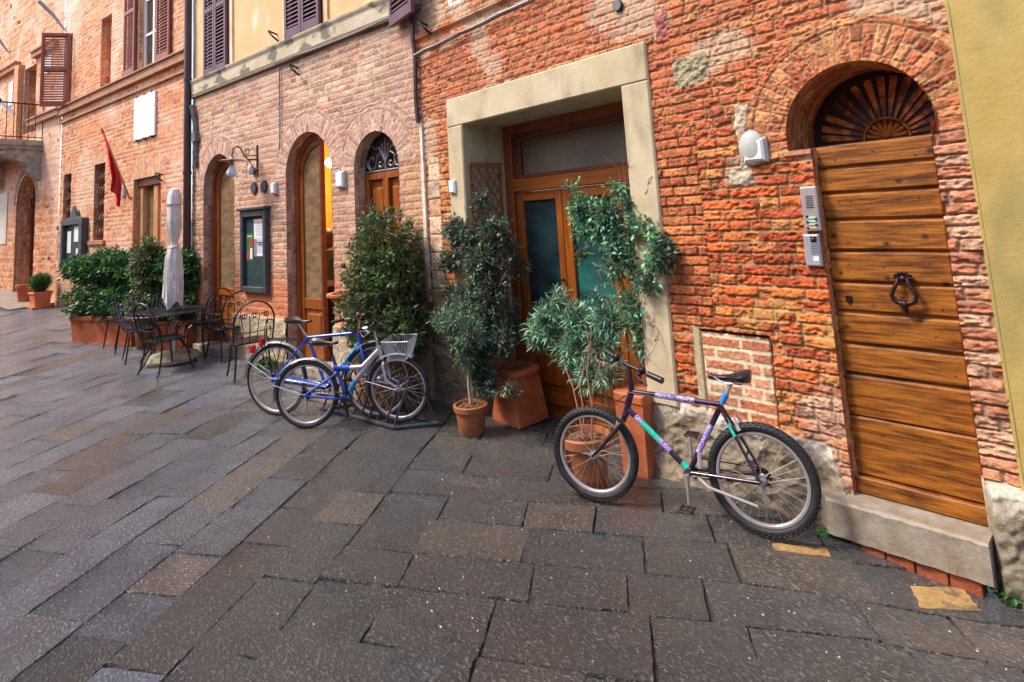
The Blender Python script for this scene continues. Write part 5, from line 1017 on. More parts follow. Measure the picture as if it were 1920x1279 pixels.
def scrollchair():
    o=thing('scroll_armchair',(0,0,0),'x','chair')
    t=MB(); sq=[[.22*math.copysign(abs(math.cos(a))**.6,math.cos(a)),.23*math.copysign(abs(math.sin(a))**.6,math.sin(a)),.45] for a in np.linspace(0,2*math.pi,28,endpoint=False)]
    t.tube(sq,.012,6,closed=True); t.prism([[p[0]*.97,p[1]*.97,.447] for p in sq],(0,0,.007)); t.build('seat',m_iron,o)
    t=MB(); bk=lambda y,z: [-.22-(z-.45)*.28,y,z]
    arc=[bk(-.23,.45),bk(-.24,.62)]+[bk(-.24*math.cos(a),.72+.26*math.sin(a)) for a in np.linspace(0,math.pi,16)]+[bk(.24,.62),bk(.23,.45)]
    t.tube(arc,.011,6)
    for y in (-.14,-.05,.05,.14): t.tube([bk(y,.45),bk(y*.9,.6),bk(y*1.1,.74),bk(y*1.2,.80)],.006,5)
    for y in (-.13,0,.13):
        for sg in (-1,1): t.tube([bk(y+sg*(.012+.028*math.cos(a)),.80+.028*math.sin(a)+.0) for a in np.linspace(0,5.2,12)],.006,5)
    t.tube([bk(-.23,.60),bk(0,.585),bk(.23,.60)],.006,5); t.build('backrest',m_iron,o)
    for sy in (-1,1):
        t=MB(); t.tube([bk(sy*.235,.68),[-.15,sy*.27,.68],[.05,sy*.28,.675],[.17,sy*.27,.655],[.21,sy*.26,.60],[.17,sy*.25,.56],[.15,sy*.24,.45]],.010,6)
        t.tube([[.0+.035*math.cos(a),sy*.26,.56+.035*math.sin(a)] for a in np.linspace(0,5,12)],.006,5); t.tube([[0,sy*.26,.45],[0,sy*.27,.53]],.006,5); t.build('armrest',m_iron,o)
    for sx,sy in ((1,1),(1,-1),(-1,1),(-1,-1)): leg_(o,[[sx*.18,sy*.19,.45],[sx*.19,sy*.20,.25],[sx*.23,sy*.22,.06],[sx*.25,sy*.23,.015],[sx*.27,sy*.23,.0]],.012)
    return o
def copy_tree(o,parent=None):
    c=o.copy(); sc.collection.objects.link(c)
    if parent is not None: c.parent=parent
    for ch in [x for x in bpy.data.objects if x.parent==o and x is not c]: copy_tree(ch,c)
    return c
wc=wirechair(); sc_=scrollchair(); first={id(wc):True,id(sc_):True}
def place(proto,px,py,rot,lab,scale=1):
    global first
    p=GP(px,py,.45); o=proto if first[id(proto)] else copy_tree(proto); first[id(proto)]=False
    o.location=(p[0],p[1],float(g(p[0],p[1]))); o.rotation_euler=(0,0,rot); o['label']=lab; o['group']='black metal cafe chairs around the table'; return o
place(wc,222,602,-.2,'fan backed wire chair furthest left, tucked against the hedge trough')
place(wc,243,607,-.15,'fan backed wire chair, second from the left, just behind the first')
place(wc,262,618,-.1,'fan backed wire chair closest to the left side of the table')
place(sc_,312,634,1.9,'black scroll armchair standing in front of the table with its back to the street')
place(sc_,383,604,3.6,'black scroll armchair against the wall just right of the table')
place(sc_,428,612,3.3,'black scroll armchair in the middle of the three right of the table')
place(sc_,468,638,3.0,'black scroll armchair nearest the blue city bicycle')
# ================================================ bicycles
class BF(Frame):
    def __init__(f,a,b,lean=0):
        a=np.array(a,float); b=np.array(b,float); d=(b-a); d[2]=0; d=nz(d); n=np.array([d[1],-d[0],0.])
        if n[1]<0: n=-n
        super().__init__([a[0],a[1],0],d,n); f.lean=lean
    def P(f,s,n=0,z=0): return f.p0+f.d*s+f.n*(n+f.lean*z)+np.array([0,0,z],float)
m_spoke=pm('spoke_steel',(.28,.25,.24),(.4,.37,.35),rough=.5,metal=.3,sc3=(9,9,9))
def wheel(o,Pf,c,Rw,tr,knob,rimc,hw=.045):
    # Pf(a,n,z) -> world, c=(a,z) hub
    q=lambda a,n,r: Pf(c[0]+r*math.cos(a),n,c[1]+r*math.sin(a))
    t=MB(); K=26
    t.tube([Pf(c[0],-hw,c[1]),Pf(c[0],-.028,c[1])],[.012,.012],10); t.tube([Pf(c[0],-.03,c[1]),Pf(c[0],-.02,c[1]),Pf(c[0],.02,c[1]),Pf(c[0],.03,c[1])],[.026,.014,.014,.026],12); t.tube([Pf(c[0],.028,c[1]),Pf(c[0],hw,c[1])],.012,10)
    w_=t.build('wheel_hub',m_alu,o,smooth=True)
    t=MB(); ri=Rw-tr*2-.014
    for k in range(32):
        a=2*math.pi*k/32; sd=-1 if k%2 else 1; off=.55*(1 if (k//2)%2 else -1)
        t.tube([q(a+off,sd*.026,.024),q(a,sd*.004,ri)],.0013,4,cap=False)
    t.build('spokes',m_spoke,w_,recalc=False)
    t=MB(); N_=64; prof=[(-.013,ri+.016),(-.013,ri+.004),(-.006,ri-.002),(.006,ri-.002),(.013,ri+.004),(.013,ri+.016)]
    vs=[q(2*math.pi*i/N_,n_,r_) for i in range(N_) for n_,r_ in prof]; m=len(prof); t.add(vs,[(i*m+j,((i+1)%N_)*m+j,((i+1)%N_)*m+(j+1)%m,i*m+(j+1)%m) for i in range(N_) for j in range(m)]); t.build('rim',rimc,w_,smooth=True)
    t=MB(); t.tube([q(2*math.pi*i/N_,0,Rw-tr) for i in range(N_)],tr*.95,12,closed=True)
    if knob:
        for i in range(58):
            a=2*math.pi*i/58
            for (th,w2,l2,da) in ((0,.010,.010,0),(.62,.007,.009,.5),(-.62,.007,.009,.5),(1.05,.006,.008,0),(-1.05,.006,.008,0)):
                aa=a+da*2*math.pi/58; c_=[]
                for rr in (tr*.9,tr*1.13):
                    for (u,v) in ((-l2,-w2),(l2,-w2),(l2,w2),(-l2,w2)):
                        ph=th+v/tr; c_.append(q(aa+u/Rw,math.sin(ph)*rr,Rw-tr+math.cos(ph)*rr))
                t.hexa(c_)
    t.build('tyre',m_tyre,w_,smooth=not knob); return w_
def saddle(o,Pf,a0,a1,z,wmax=.075,mat=None):
    # a0 rear, a1 nose
    n=14; k=12; vs=[]
    for i in range(n):
        f=i/(n-1); a=a0+(a1-a0)*f; wd=wmax*(1-ss(.15,.62,np.array(f)))+.020; wd=float(wd)*(.55 if i==0 else .85 if i==1 else .6 if i==n-1 else 1)
        hz=.022+.028*float(1-ss(.0,.6,np.array(f))); zc=z+.012*math.cos(f*math.pi*1.4)-.006*f
        for j in range(k):
            t_=2*math.pi*j/k; vs.append(Pf(a,wd*math.cos(t_),zc+hz*max(-.9,math.sin(t_))*(1 if math.sin(t_)<0 else .45)))
    t=MB(); t.add(vs,[(i*k+j,i*k+(j+1)%k,(i+1)*k+(j+1)%k,(i+1)*k+j) for i in range(n-1) for j in range(k)]+[tuple(range(k)),tuple((n-1)*k+j for j in range(k))[::-1]]); s_=t.build('saddle',mat or m_blk,o,smooth=True)
    t=MB(); 
    for sg in (-1,1): t.tube([Pf(a0+(a1-a0)*f,sg*.02,z-.045+dz) for f,dz in ((.12,.025),(.2,.0),(.6,.0),(.85,.03))],.0035,5)
    t.build('saddle_rail',m_chrome,s_)
def crank(o,Pf,bb,r_ring,ang,L=.17,col=None,side=-1,ring=True):
    t=MB()
    if ring:
        for i in range(1):
            N_=40; vs=[]
            for rr,nn in ((r_ring,.045),(r_ring-.012,.045),(r_ring-.012,.050),(r_ring,.050)):
                for j in range(N_): a=2*math.pi*j/N_; e=.003*(j%2); vs.append(Pf(bb[0]+(rr+e)*math.cos(a),side*nn,bb[1]+(rr+e)*math.sin(a)))
            t.add(vs,[(i2*N_+j,i2*N_+(j+1)%N_,((i2+1)%4)*N_+(j+1)%N_,((i2+1)%4)*N_+j) for i2 in range(4) for j in range(N_)])
            for k in range(5): a=k*1.2566; t.tube([Pf(bb[0],side*.048,bb[1]),Pf(bb[0]+(r_ring-.01)*math.cos(a),side*.048,bb[1]+(r_ring-.01)*math.sin(a))],.007,5)
    t.tube([Pf(bb[0],-.055,bb[1]),Pf(bb[0],.055,bb[1])],.02,12)
    c_=t.build('crankset',m_knock if ring else m_bfr,o,smooth=True)
    for sg,a in ((side,ang),(-side,ang+math.pi)):
        e=(bb[0]+L*math.cos(a),bb[1]+L*math.sin(a)); t=MB(); t.tube([Pf(bb[0],sg*.062,bb[1]),Pf((bb[0]+e[0])/2,sg*.066,(bb[1]+e[1])/2),Pf(e[0],sg*.07,e[1])],[.019,.014,.013],8,flat=.7); t.build('crank_arm',col or m_alu,c_,smooth=True)
        t=MB(); t.tube([Pf(e[0],sg*.07,e[1]),Pf(e[0],sg*.16,e[1])],.006,6)
        for dx in (-.035,.035): t.tube([Pf(e[0]+dx,sg*.085,e[1]),Pf(e[0]+dx,sg*.16,e[1])],.008,6)
        for nn in (.085,.122,.16): t.tube([Pf(e[0]-.035,sg*nn,e[1]),Pf(e[0]+.035,sg*nn,e[1])],.007,6)
        t.build('pedal',m_knock,c_)
def chain(o,Pf,bb,rh,r1,r2,side=-1):
    t=MB()
    for sg in (1,-1): t.tube([Pf(bb[0],side*.046,bb[1]+sg*r1),Pf(rh[0],side*.040,rh[1]+sg*r2)],.004,5)
    t.build('chain',m_knock,o); t=MB()
    for i,r_ in enumerate((.05,.043,.036,.030,.025)): t.tube([Pf(rh[0],side*(.024+i*.004),rh[1]),Pf(rh[0],side*(.026+i*.004),rh[1])],r_,20)
    t.build('sprocket',m_knock,o)
    t=MB(); t.tube([Pf(rh[0],side*.05,rh[1]-.01),Pf(rh[0]+.02,side*.055,rh[1]-.07),Pf(rh[0]+.0,side*.05,rh[1]-.13)],[.012,.014,.01],7)
    for dz,dx in ((-.06,.012),(-.13,0)): t.tube([Pf(rh[0]+dx,side*.046,rh[1]+dz),Pf(rh[0]+dx,side*.052,rh[1]+dz)],.021,12)
    t.build('rear_derailleur',m_alu,o,smooth=True)
def fender(o,Pf,c,Rf,a0,a1,mat,wd=.03):
    vs=[];N_=34;k=7
    for i in range(N_):
        a=a0+(a1-a0)*i/(N_-1)
        for j in range(k): th=-1.1+2.2*j/(k-1); vs.append(Pf(c[0]+(Rf-.012*(1-math.cos(th)))*math.cos(a),wd*math.sin(th),c[1]+(Rf-.02*(1-math.cos(th)))*math.sin(a)))
    t=MB(); t.add(vs,[(i*k+j,i*k+j+1,(i+1)*k+j+1,(i+1)*k+j) for i in range(N_-1) for j in range(k-1)]); f=t.build('fender',mat,o,smooth=True,recalc=False)
    t=MB()
    for sg in (-1,1): am=a0+(a1-a0)*.82; t.tube([Pf(c[0],sg*.05,c[1]),Pf(c[0]+Rf*math.cos(am),sg*.028,c[1]+Rf*math.sin(am))],.003,5)
    t.build('fender_stay',m_chrome,f); return f
def rotf(fr,piv,ax,ang):
    # returns a P-like function rotated by ang about a steering axis through piv=(a,z) with direction ax=(da,dz)
    p0=fr.P(piv[0],0,piv[1]); p1=fr.P(piv[0]+ax[0],0,piv[1]+ax[1]); k=nz(p1-p0); M=np.array(Matrix.Rotation(ang,3,Vector(k)))
    return lambda a,n,z: p0+M@(fr.P(a,n,z)-p0)
# ---------- black and purple mountain bike
A=GP(1440,1011); B_=GP(1122,943); mb=BF(A,B_,.05); wb=float(np.linalg.norm((B_-A)[:2])); Rw=.30
o=thing('mountain_bicycle',(A+B_)/2*np.array([1,1,0]),'black mountain bicycle with purple and turquoise frame leaning by the plank door','bicycle')
rh=(0,Rw); fh=(wb,.29); L2=lambda px,py,n=0: mb.S(px,py,n)
hsT=L2(1350,762); htT=L2(1181,737); htB=L2(1170,778); bb=L2(1292,884); sdN=L2(1324,700); sdR=L2(1404,712)
print('mtb',wb,hsT,htT,htB,bb,sdN,sdR)
wheel(o,mb.P,rh,Rw,.025,True,m_alu)
sa=nz(np.array(htT)-np.array(htB)); RP=rotf(mb,htB,sa,math.radians(6)); 
wheel(o,RP,fh,.29,.025,True,m_alu)
t=MB(); T=lambda a,b,r,n0=0,n1=0: t.tube([mb.P(a[0],n0,a[1]),mb.P(b[0],n1,b[1])],r,12)
T(hsT,htT,.0165); T(np.array(htB)+(np.array(htT)-htB)*.25,bb,.018); T(hsT,bb,.0165); 
for sg in (-1,1): T((rh[0],rh[1]),(hsT[0],hsT[1]-.02),.009,sg*.062,sg*.02); T((rh[0],rh[1]),(bb[0]-.01,bb[1]),.011,sg*.062,sg*.028)
t.tube([mb.P(htB[0],0,htB[1]-.01),mb.P(htT[0],0,htT[1]+.01)],.021,12); t.tube([mb.P(bb[0],-.036,bb[1]),mb.P(bb[0],.036,bb[1])],.023,12); t.tube([mb.P(.07,-.04,.42+.0),mb.P(.07,.04,.42)],.008,6)
fo=t.build('frame',pm('frame_black_purple',(.012,.008,.015),(.045,.022,.07),rough=.2,sc3=(12,12,12),coat=.7),o,smooth=True)
def lerp(a,b,f): return np.array(a)*(1-f)+np.array(b)*f
dtop=lerp(htB,htT,.25)
for a,b_,f0,f1,r_,m_ in ((hsT,htT,.28,.72,.0172,m_purp),(hsT,bb,.30,.72,.0172,m_purp),(dtop,bb,.14,.24,.0187,m_purp),(dtop,bb,.24,.52,.0187,m_turq),(dtop,bb,.52,.70,.0187,m_purp),(dtop,bb,.88,.97,.0187,m_turq)):
    t=MB(); p_,q_=lerp(a,b_,f0),lerp(a,b_,f1); t.tube([mb.P(p_[0],0,p_[1]),mb.P(q_[0],0,q_[1])],r_,14); t.build('painted_band',m_,fo,smooth=True)
t=MB(); ra,rb=np.array([rh[0],rh[1]]),np.array([hsT[0],hsT[1]-.02]); p_,q_=lerp(ra,rb,.62),lerp(ra,rb,.80); t.tube([mb.P(p_[0],-.042,p_[1]),mb.P(q_[0],-.031,q_[1])],.0098,10); t.build('painted_band',m_turq,fo,smooth=True)
t=MB(); cr=np.array(htB)-sa*.05
for sg in (-1,1): t.tube([RP(cr[0],0,cr[1]),RP(cr[0]+.006,sg*.050,cr[1]-.004),RP(*(lambda q_:(q_[0],sg*.056,q_[1]))(lerp(cr,fh,.18))),RP(*(lambda q_:(q_[0]-.004,sg*.056,q_[1]))(lerp(cr,fh,.75))),RP(fh[0],sg*.056,fh[1])],[.017,.016,.014,.011,.009],10)
t.tube([RP(*(cr[0],0,cr[1])),RP(htB[0],0,htB[1])],.018,10); fk=t.build('fork',m_bfr,o,smooth=True)
t=MB()
for sg in (-1,1): t.tube([RP(cr[0]+.035,sg*.045,cr[1]-.05),RP(cr[0]+.03,sg*.04,cr[1]+.01)],[.014,.006],7)
t.build('brake_arm',m_alu,fk)
# handlebar, twisted on its stem as in the photo
HL=GP(1136,658,.90); HR=GP(1242,714,.80); st0=mb.P(htT[0],0,htT[1]); hc=(HL+HR)/2+np.array([-.02,-.02,.0])
t=MB(); t.tube([st0,st0+[0,0,.05],hc],[.019,.018,.015],10); stm=t.build('stem',m_knock,o,smooth=True)
t=MB(); hb=[HL,lerp(HL,hc,.45),lerp(HL,hc,.9),lerp(HR,hc,.9),lerp(HR,hc,.45),HR]; t.tube(hb,.0115,10); hbo=t.build('handlebar',m_bfr,stm,smooth=True)
for E_ in (HL,HR):
    t=MB(); t.tube([E_,lerp(E_,hc,.42)],[.020,.018],12); t.build('grip',m_blk,hbo,smooth=True)
    t=MB(); c_=lerp(E_,hc,.55); t.tube([c_,c_+[-.02,-.045,-.02],lerp(E_,hc,.15)+[-.03,-.07,-.03]],[.014,.008,.006],7); t.sph(c_+[0,-.01,.012],.024,10); t.build('brake_lever',m_knock,hbo,smooth=True)
t=MB()
for (dx,dy) in ((-.16,-.05),(-.10,-.12)): t.tube([lerp(HL,hc,.6),lerp(HL,hc,.6)+[dx,dy,-.08],st0+[dx*.9,dy,-.10],st0+[-.03,-.02,-.02]],.0025,5)
t.tube([mb.P(*p) for p in ((htT[0]+.02,-.02,htT[1]-.0),(lerp(hsT,htT,.5)[0],-.022,lerp(hsT,htT,.5)[1]-.01),(hsT[0]+.02,-.02,hsT[1]-.02))],.0025,4)
t.build('brake_cable',m_blk,hbo)
t=MB(); sdc=lerp(sdR,sdN,.45); t.tube([mb.P(hsT[0],0,hsT[1]),mb.P(sdc[0],0,sdc[1]-.045)],.013,10); sp=t.build('seat_post',m_alu,o,smooth=True)
t=MB(); a,b_=lerp(hsT,(sdc[0],sdc[1]-.045),.12),lerp(hsT,(sdc[0],sdc[1]-.045),.5); t.tube([mb.P(a[0],0,a[1]),mb.P(b_[0],0,b_[1])],.019,10); t.build('blue_tape',m_bluec,sp,smooth=True)
saddle(o,mb.P,sdR[0],sdN[0],(sdR[1]+sdN[1])/2,.072)
crank(o,mb.P,bb,.07,-math.pi/2-.03,.165,m_alu,side=-1,ring=False)
chain(o,mb.P,bb,rh,.06,.04,side=1)
t=MB(); t.tube([mb.P(bb[0]-.06,-.03,bb[1]-.02),mb.P(bb[0]-.12,-.06,bb[1]-.05),mb.P(rh[0]+.02,-.075,rh[1]-.12)],[.010,.009,.007],8); t.build('kickstand',m_alu,o,smooth=True)
t=MB(); 
for sg in (-1,1): t.tube([mb.P(.09,sg*.05,.56),mb.P(.12,sg*.035,.63)],[.013,.006],7)
t.build('brake_arm',m_alu,fo)
t=MB(); q_=lerp(hsT,bb,.75); t.tube([mb.P(q_[0]-.02,-.03,q_[1]+.02),mb.P(q_[0]-.02,-.04,q_[1]-.06)],[.012,.016],7); t.build('front_derailleur',m_alu,fo)
# ---------- small blue and silver bicycle in the rack
A=GP(577,803); B_=GP(750,790,.03); b1=BF(A,B_,0.0); wb=float(np.linalg.norm((B_-A)[:2]))
top_=VZ(*b1.P(0)[:2],673); Rw=top_/2*.985
o=thing('folding_bicycle',(A+B_)/2*np.array([1,1,0]),'small blue and silver bicycle with white wire basket, front wheel held in the rack','bicycle')
S1=lambda px,py,n=0: b1.S(px,py,n)
rh=(0,Rw); fh=(wb,Rw+.015); bb=S1(650,748); seat=S1(608,640); stT=S1(627,660); clus=S1(630,688); hT=S1(709,652); hB=S1(716,668); bar=S1(702,618); mid_=S1(690,686)
print('b1',wb,Rw,bb,seat,clus,hT,bar)
wheel(o,b1.P,rh,Rw,.021,False,m_alu); sa=nz(np.array(hT)-np.array(hB)); RP=rotf(b1,hB,sa,math.radians(-8)); wheel(o,RP,fh,Rw,.021,False,m_alu)
t=MB()
def T2(a,b,r,n0=0,n1=0,fr=None): t.tube([b1.P(a[0],n0,a[1]),b1.P(b[0],n1,b[1])],r,12)
T2(clus,bb,.015); T2(S1(626,690),S1(656,690),.030); T2(clus,S1(624,668),.015)
for sg in (-1,1): T2(rh,S1(634,698),.010,sg*.058,sg*.025); T2(rh,(bb[0],bb[1]+.0),.010,sg*.058,sg*.025)
fo=t.build('frame',m_blue,o,smooth=True)
t=MB(); t.tube([b1.P(*(lambda p:(p[0],0,p[1]))(S1(*p))) for p in ((655,690),(680,688),(700,668),(711,656))],[.024,.026,.028,.026],14); t.tube([b1.P(*(lambda p:(p[0],0,p[1]))(S1(*p))) for p in ((700,668),(685,690),(668,712))],[.026,.026,.025],14)
t.tube([b1.P(hT[0],0,hT[1]+.02),b1.P(hB[0],0,hB[1]-.03)],.022,12); t.build('silver_tube',m_silv,fo,smooth=True)
t=MB(); t.tube([b1.P(*(lambda p:(p[0],0,p[1]))(S1(*p))) for p in ((668,712),(656,732))],.025,14); t.tube([b1.P(bb[0],-.03,bb[1]),b1.P(bb[0],.03,bb[1])],.03,12); t.build('light_blue_tube',m_lblue,fo,smooth=True)
t=MB(); cr=np.array(hB)-sa*.05
for sg in (-1,1): t.tube([RP(cr[0],0,cr[1]),RP(cr[0]+.005,sg*.045,cr[1]-.02),RP(cr[0]+.03,sg*.05,cr[1]-.16),RP(fh[0]-.02,sg*.05,fh[1]+.04),RP(fh[0],sg*.05,fh[1])],[.015,.014,.012,.010,.008],10)
fk=t.build('fork',m_silv,o,smooth=True)
fender(o,b1.P,rh,Rw+.022,math.radians(40),math.radians(190),m_fend); fender(o,RP,fh,Rw+.022,math.radians(60),math.radians(190),m_fend)
t=MB(); t.tube([RP(hT[0],0,hT[1]),RP(bar[0],0,bar[1])],.013,10); stm=t.build('stem',m_chrome,o,smooth=True)
t=MB(); t.tube([RP(bar[0]-.05,-.27,bar[1]+.05),RP(bar[0]-.01,-.15,bar[1]+.04),RP(bar[0],-.04,bar[1]),RP(bar[0],.04,bar[1]),RP(bar[0]-.01,.15,bar[1]+.04),RP(bar[0]-.05,.27,bar[1]+.05)],.011,8); hb_=t.build('handlebar',m_chrome,stm,smooth=True)
for sg in (-1,1):
    t=MB(); t.tube([RP(bar[0]-.07,sg*.30,bar[1]+.05),RP(bar[0]-.03,sg*.19,bar[1]+.045)],.016,10); t.build('grip',m_blk,hb_,smooth=True)
    t=MB(); t.tube([RP(bar[0]+.0,sg*.17,bar[1]+.04),RP(bar[0]+.05,sg*.20,bar[1]+.02),RP(bar[0]+.02,sg*.28,bar[1]+.01)],.006,6); t.build('brake_lever',m_chrome,hb_)
t=MB(); 
for k in range(4): t.tube([RP(bar[0],(-.15,.15,-.1,.1)[k],bar[1]+.04),RP(bar[0]+.09+.02*k,0,bar[1]-.02+.02*k),RP(hB[0]+.03,.02,hB[1])],.0025,4)
t.build('brake_cable',m_blk,hb_)
t=MB(); t.tube([b1.P(clus[0],0,clus[1]+.02),b1.P(seat[0]+.03,0,seat[1]-.02)],.012,10); t.build('seat_post',m_knock,o,smooth=True)
s0_,s1_=S1(584,640)[0],S1(634,640)[0]; saddle(o,b1.P,s0_,s1_,seat[1],.085)
crank(o,b1.P,bb,.075,-math.pi/2+.25,.15,m_knock,side=-1,ring=True); chain(o,b1.P,bb,rh,.07,.04,side=-1)
# wire basket
m_bask=pm('basket_wire',(.6,.6,.64),(.8,.8,.84),rough=.3,metal=.3,sc3=(9,9,9))
bx0,bx1=bar[0]+.13,bar[0]+.36; zb0=VZ(*b1.P(bx1)[:2],668); zb1=VZ(*b1.P(bx0)[:2],634); t=MB()
def rect_(a0,a1,w_,z): return [RP(a0,-w_,z),RP(a1,-w_,z),RP(a1,w_,z),RP(a0,w_,z)]
t.tube(rect_(bx0-.01,bx1+.02,.13,zb1),.006,6,closed=True); t.tube(rect_(bx0+.03,bx1-.03,.10,zb0),.005,6,closed=True)
for k in range(15):
    f=k/14
    for sg in (-1,1): t.tube([RP(bx0-.01+(bx1-bx0+.03)*f,sg*.13,zb1),RP(bx0+.03+(bx1-bx0-.06)*f,sg*.10,zb0)],.0028,4)
    for (u0,u1) in ((bx0-.01,bx0+.03),(bx1+.02,bx1-.03)): t.tube([RP(u0,-.13+.26*f,zb1),RP(u1,-.10+.20*f,zb0)],.0028,4)
for k in range(8): f=k/7; t.tube([RP(bx0+.03+(bx1-bx0-.06)*f,-.10,zb0),RP(bx0+.03+(bx1-bx0-.06)*f,.10,zb0)],.0028,4)
t.build('wire_basket',m_bask,o)
t=MB(); t.sph(RP(bx1+.02,0,zb0-.0),.028,12); t.build('front_lamp',m_blk,o,smooth=True)
# ---------- larger blue city bicycle behind
A=GP(520,779); q_=GP(708,716,.34); B_=np.array([q_[0],q_[1],0]); b2=BF(A,B_,0); wb=float(np.linalg.norm((B_-A)[:2])); Rw=VZ(A[0],A[1],641)/2*.98
o=thing('city_bicycle',(A+B_)/2*np.array([1,1,0]),'larger royal blue bicycle with silver fenders and red rear reflectors behind the folding one','bicycle')
S2=lambda px,py,n=0: b2.S(px,py,n)
rh=(0,Rw); fh=(wb,Rw); sT=S2(577,633); hT=S2(671,624); hB=S2(676,640); bb=(S2(612,712)[0],.28); sd0=S2(540,600); sd1=S2(584,598)
print('b2',wb,Rw,sT,hT,bb,sd0,sd1)
wheel(o,b2.P,rh,Rw,.019,False,m_alu); sa=nz(np.array([ -.3,1.])); RP=rotf(b2,hB,sa,math.radians(5)); wheel(o,RP,fh,Rw,.019,False,m_alu)
t=MB(); 
def T3(a,b,r,n0=0,n1=0): t.tube([b2.P(a[0],n0,a[1]),b2.P(b[0],n1,b[1])],r,12)
T3(sT,hT,.017); T3(sT,bb,.016)
for sg in (-1,1): T3(rh,sT,.009,sg*.06,sg*.02); T3(rh,bb,.010,sg*.06,sg*.025)
t.tube([b2.P(hT[0],0,hT[1]+.03),b2.P(hB[0],0,hB[1]-.05)],.021,12); fo=t.build('frame',m_blue,o,smooth=True)
t=MB(); T3(hB,bb,.020); t.build('down_tube',m_lblue,fo,smooth=True)
for f0 in (.2,.42,.6): 
    t=MB(); p_,q2=lerp(hB,bb,f0),lerp(hB,bb,f0+.05); t.tube([b2.P(p_[0],0,p_[1]),b2.P(q2[0],0,q2[1])],.0212,12); t.build('painted_band',m_turq,fo,smooth=True)
t=MB(); t.tube([b2.P(rh[0]-.02,-.05,rh[1]+.02),b2.P(rh[0]+.10,-.055,rh[1]+.03),b2.P(bb[0]-.1,-.055,bb[1]+.06),b2.P(bb[0]+.06,-.055,bb[1]+.03)],[.03,.04,.045,.05],10,flat=.35); t.build('chain_guard',m_blue,o,smooth=True)
t=MB(); cr=np.array(hB)-sa*.07
for sg in (-1,1): t.tube([RP(hB[0],0,hB[1]-.03),RP(cr[0]+.01,sg*.045,cr[1]-.02),RP(cr[0]+.05,sg*.052,cr[1]-.16),RP(fh[0]-.01,sg*.052,fh[1]+.04),RP(fh[0],sg*.052,fh[1])],[.016,.014,.012,.010,.008],10)
t.build('fork',m_blue,o,smooth=True)
fr_=fender(o,b2.P,rh,Rw+.024,math.radians(20),math.radians(180),m_fend,.034); fender(o,RP,fh,Rw+.024,math.radians(50),math.radians(170),m_fend,.034)
for px,py in ((473,655),(492,641)):
    p_=S2(px,py); t=MB(); t.box(b2.P(p_[0],0,p_[1]),(.02,.03,.035),.3); t.build('rear_reflector',m_redp,fr_)
t=MB(); zr=S2(520,636)[1]
for nn in (-.05,0,.05): t.tube([b2.P(-.28,nn,zr),b2.P(.30,nn,zr-.0)],.005,5)
t.tube([b2.P(-.28,-.05,zr),b2.P(-.28,.05,zr)],.005,5)
for sg in (-1,1): t.tube([b2.P(.0,sg*.06,rh[1]),b2.P(-.12,sg*.05,zr)],.005,5); t.tube([b2.P(.0,sg*.06,rh[1]),b2.P(.1,sg*.05,zr)],.005,5)
t.build('luggage_rack',m_blk,o)
t=MB(); t.tube([b2.P(sT[0],0,sT[1]),b2.P(lerp(sd0,sd1,.45)[0],0,lerp(sd0,sd1,.45)[1]-.04)],.012,10); t.build('seat_post',m_chrome,o,smooth=True); saddle(o,b2.P,sd0[0],sd1[0],(sd0[1]+sd1[1])/2,.10)
bar=(hT[0]+.02,S2(672,598)[1]); t=MB(); t.tube([RP(hT[0],0,hT[1]),RP(bar[0],0,bar[1])],.013,10); stm=t.build('stem',m_chrome,o,smooth=True)
t=MB(); t.tube([RP(bar[0]-.14,-.27,bar[1]+.01),RP(bar[0]-.02,-.20,bar[1]+.04),RP(bar[0]+.03,-.08,bar[1]+.02),RP(bar[0],0,bar[1]),RP(bar[0]+.03,.08,bar[1]+.02),RP(bar[0]-.02,.20,bar[1]+.04),RP(bar[0]-.14,.27,bar[1]+.01)],.011,8); hb_=t.build('handlebar',m_chrome,stm,smooth=True)
for sg in (-1,1): t=MB(); t.tube([RP(bar[0]-.16,sg*.275,bar[1]+.01),RP(bar[0]-.05,sg*.225,bar[1]+.035)],.016,10); t.build('grip',m_blk,hb_,smooth=True)
t=MB(); c_=RP(bar[0]+.06,-.05,bar[1]-.06); t.tube([c_+np.array([.10*math.cos(a)*.7,0,.11*math.sin(a)]) for a in np.linspace(1.2,5.4,16)],.004,5); t.build('red_cable',pm('red_cable',(.6,.12,.12),(.75,.25,.25),rough=.4),hb_)
t=MB(); t.lathe(RP(hT[0]+.09,0,hT[1]+.03),[(.01,-.04),(.03,-.03),(.04,.02),(.036,.03)],16,ax=b2.d); t.build('front_lamp',m_chrome,o,smooth=True)
crank(o,b2.P,bb,.075,math.pi+.2,.16,m_chrome,side=-1,ring=True); chain(o,b2.P,bb,rh,.07,.035,side=-1)
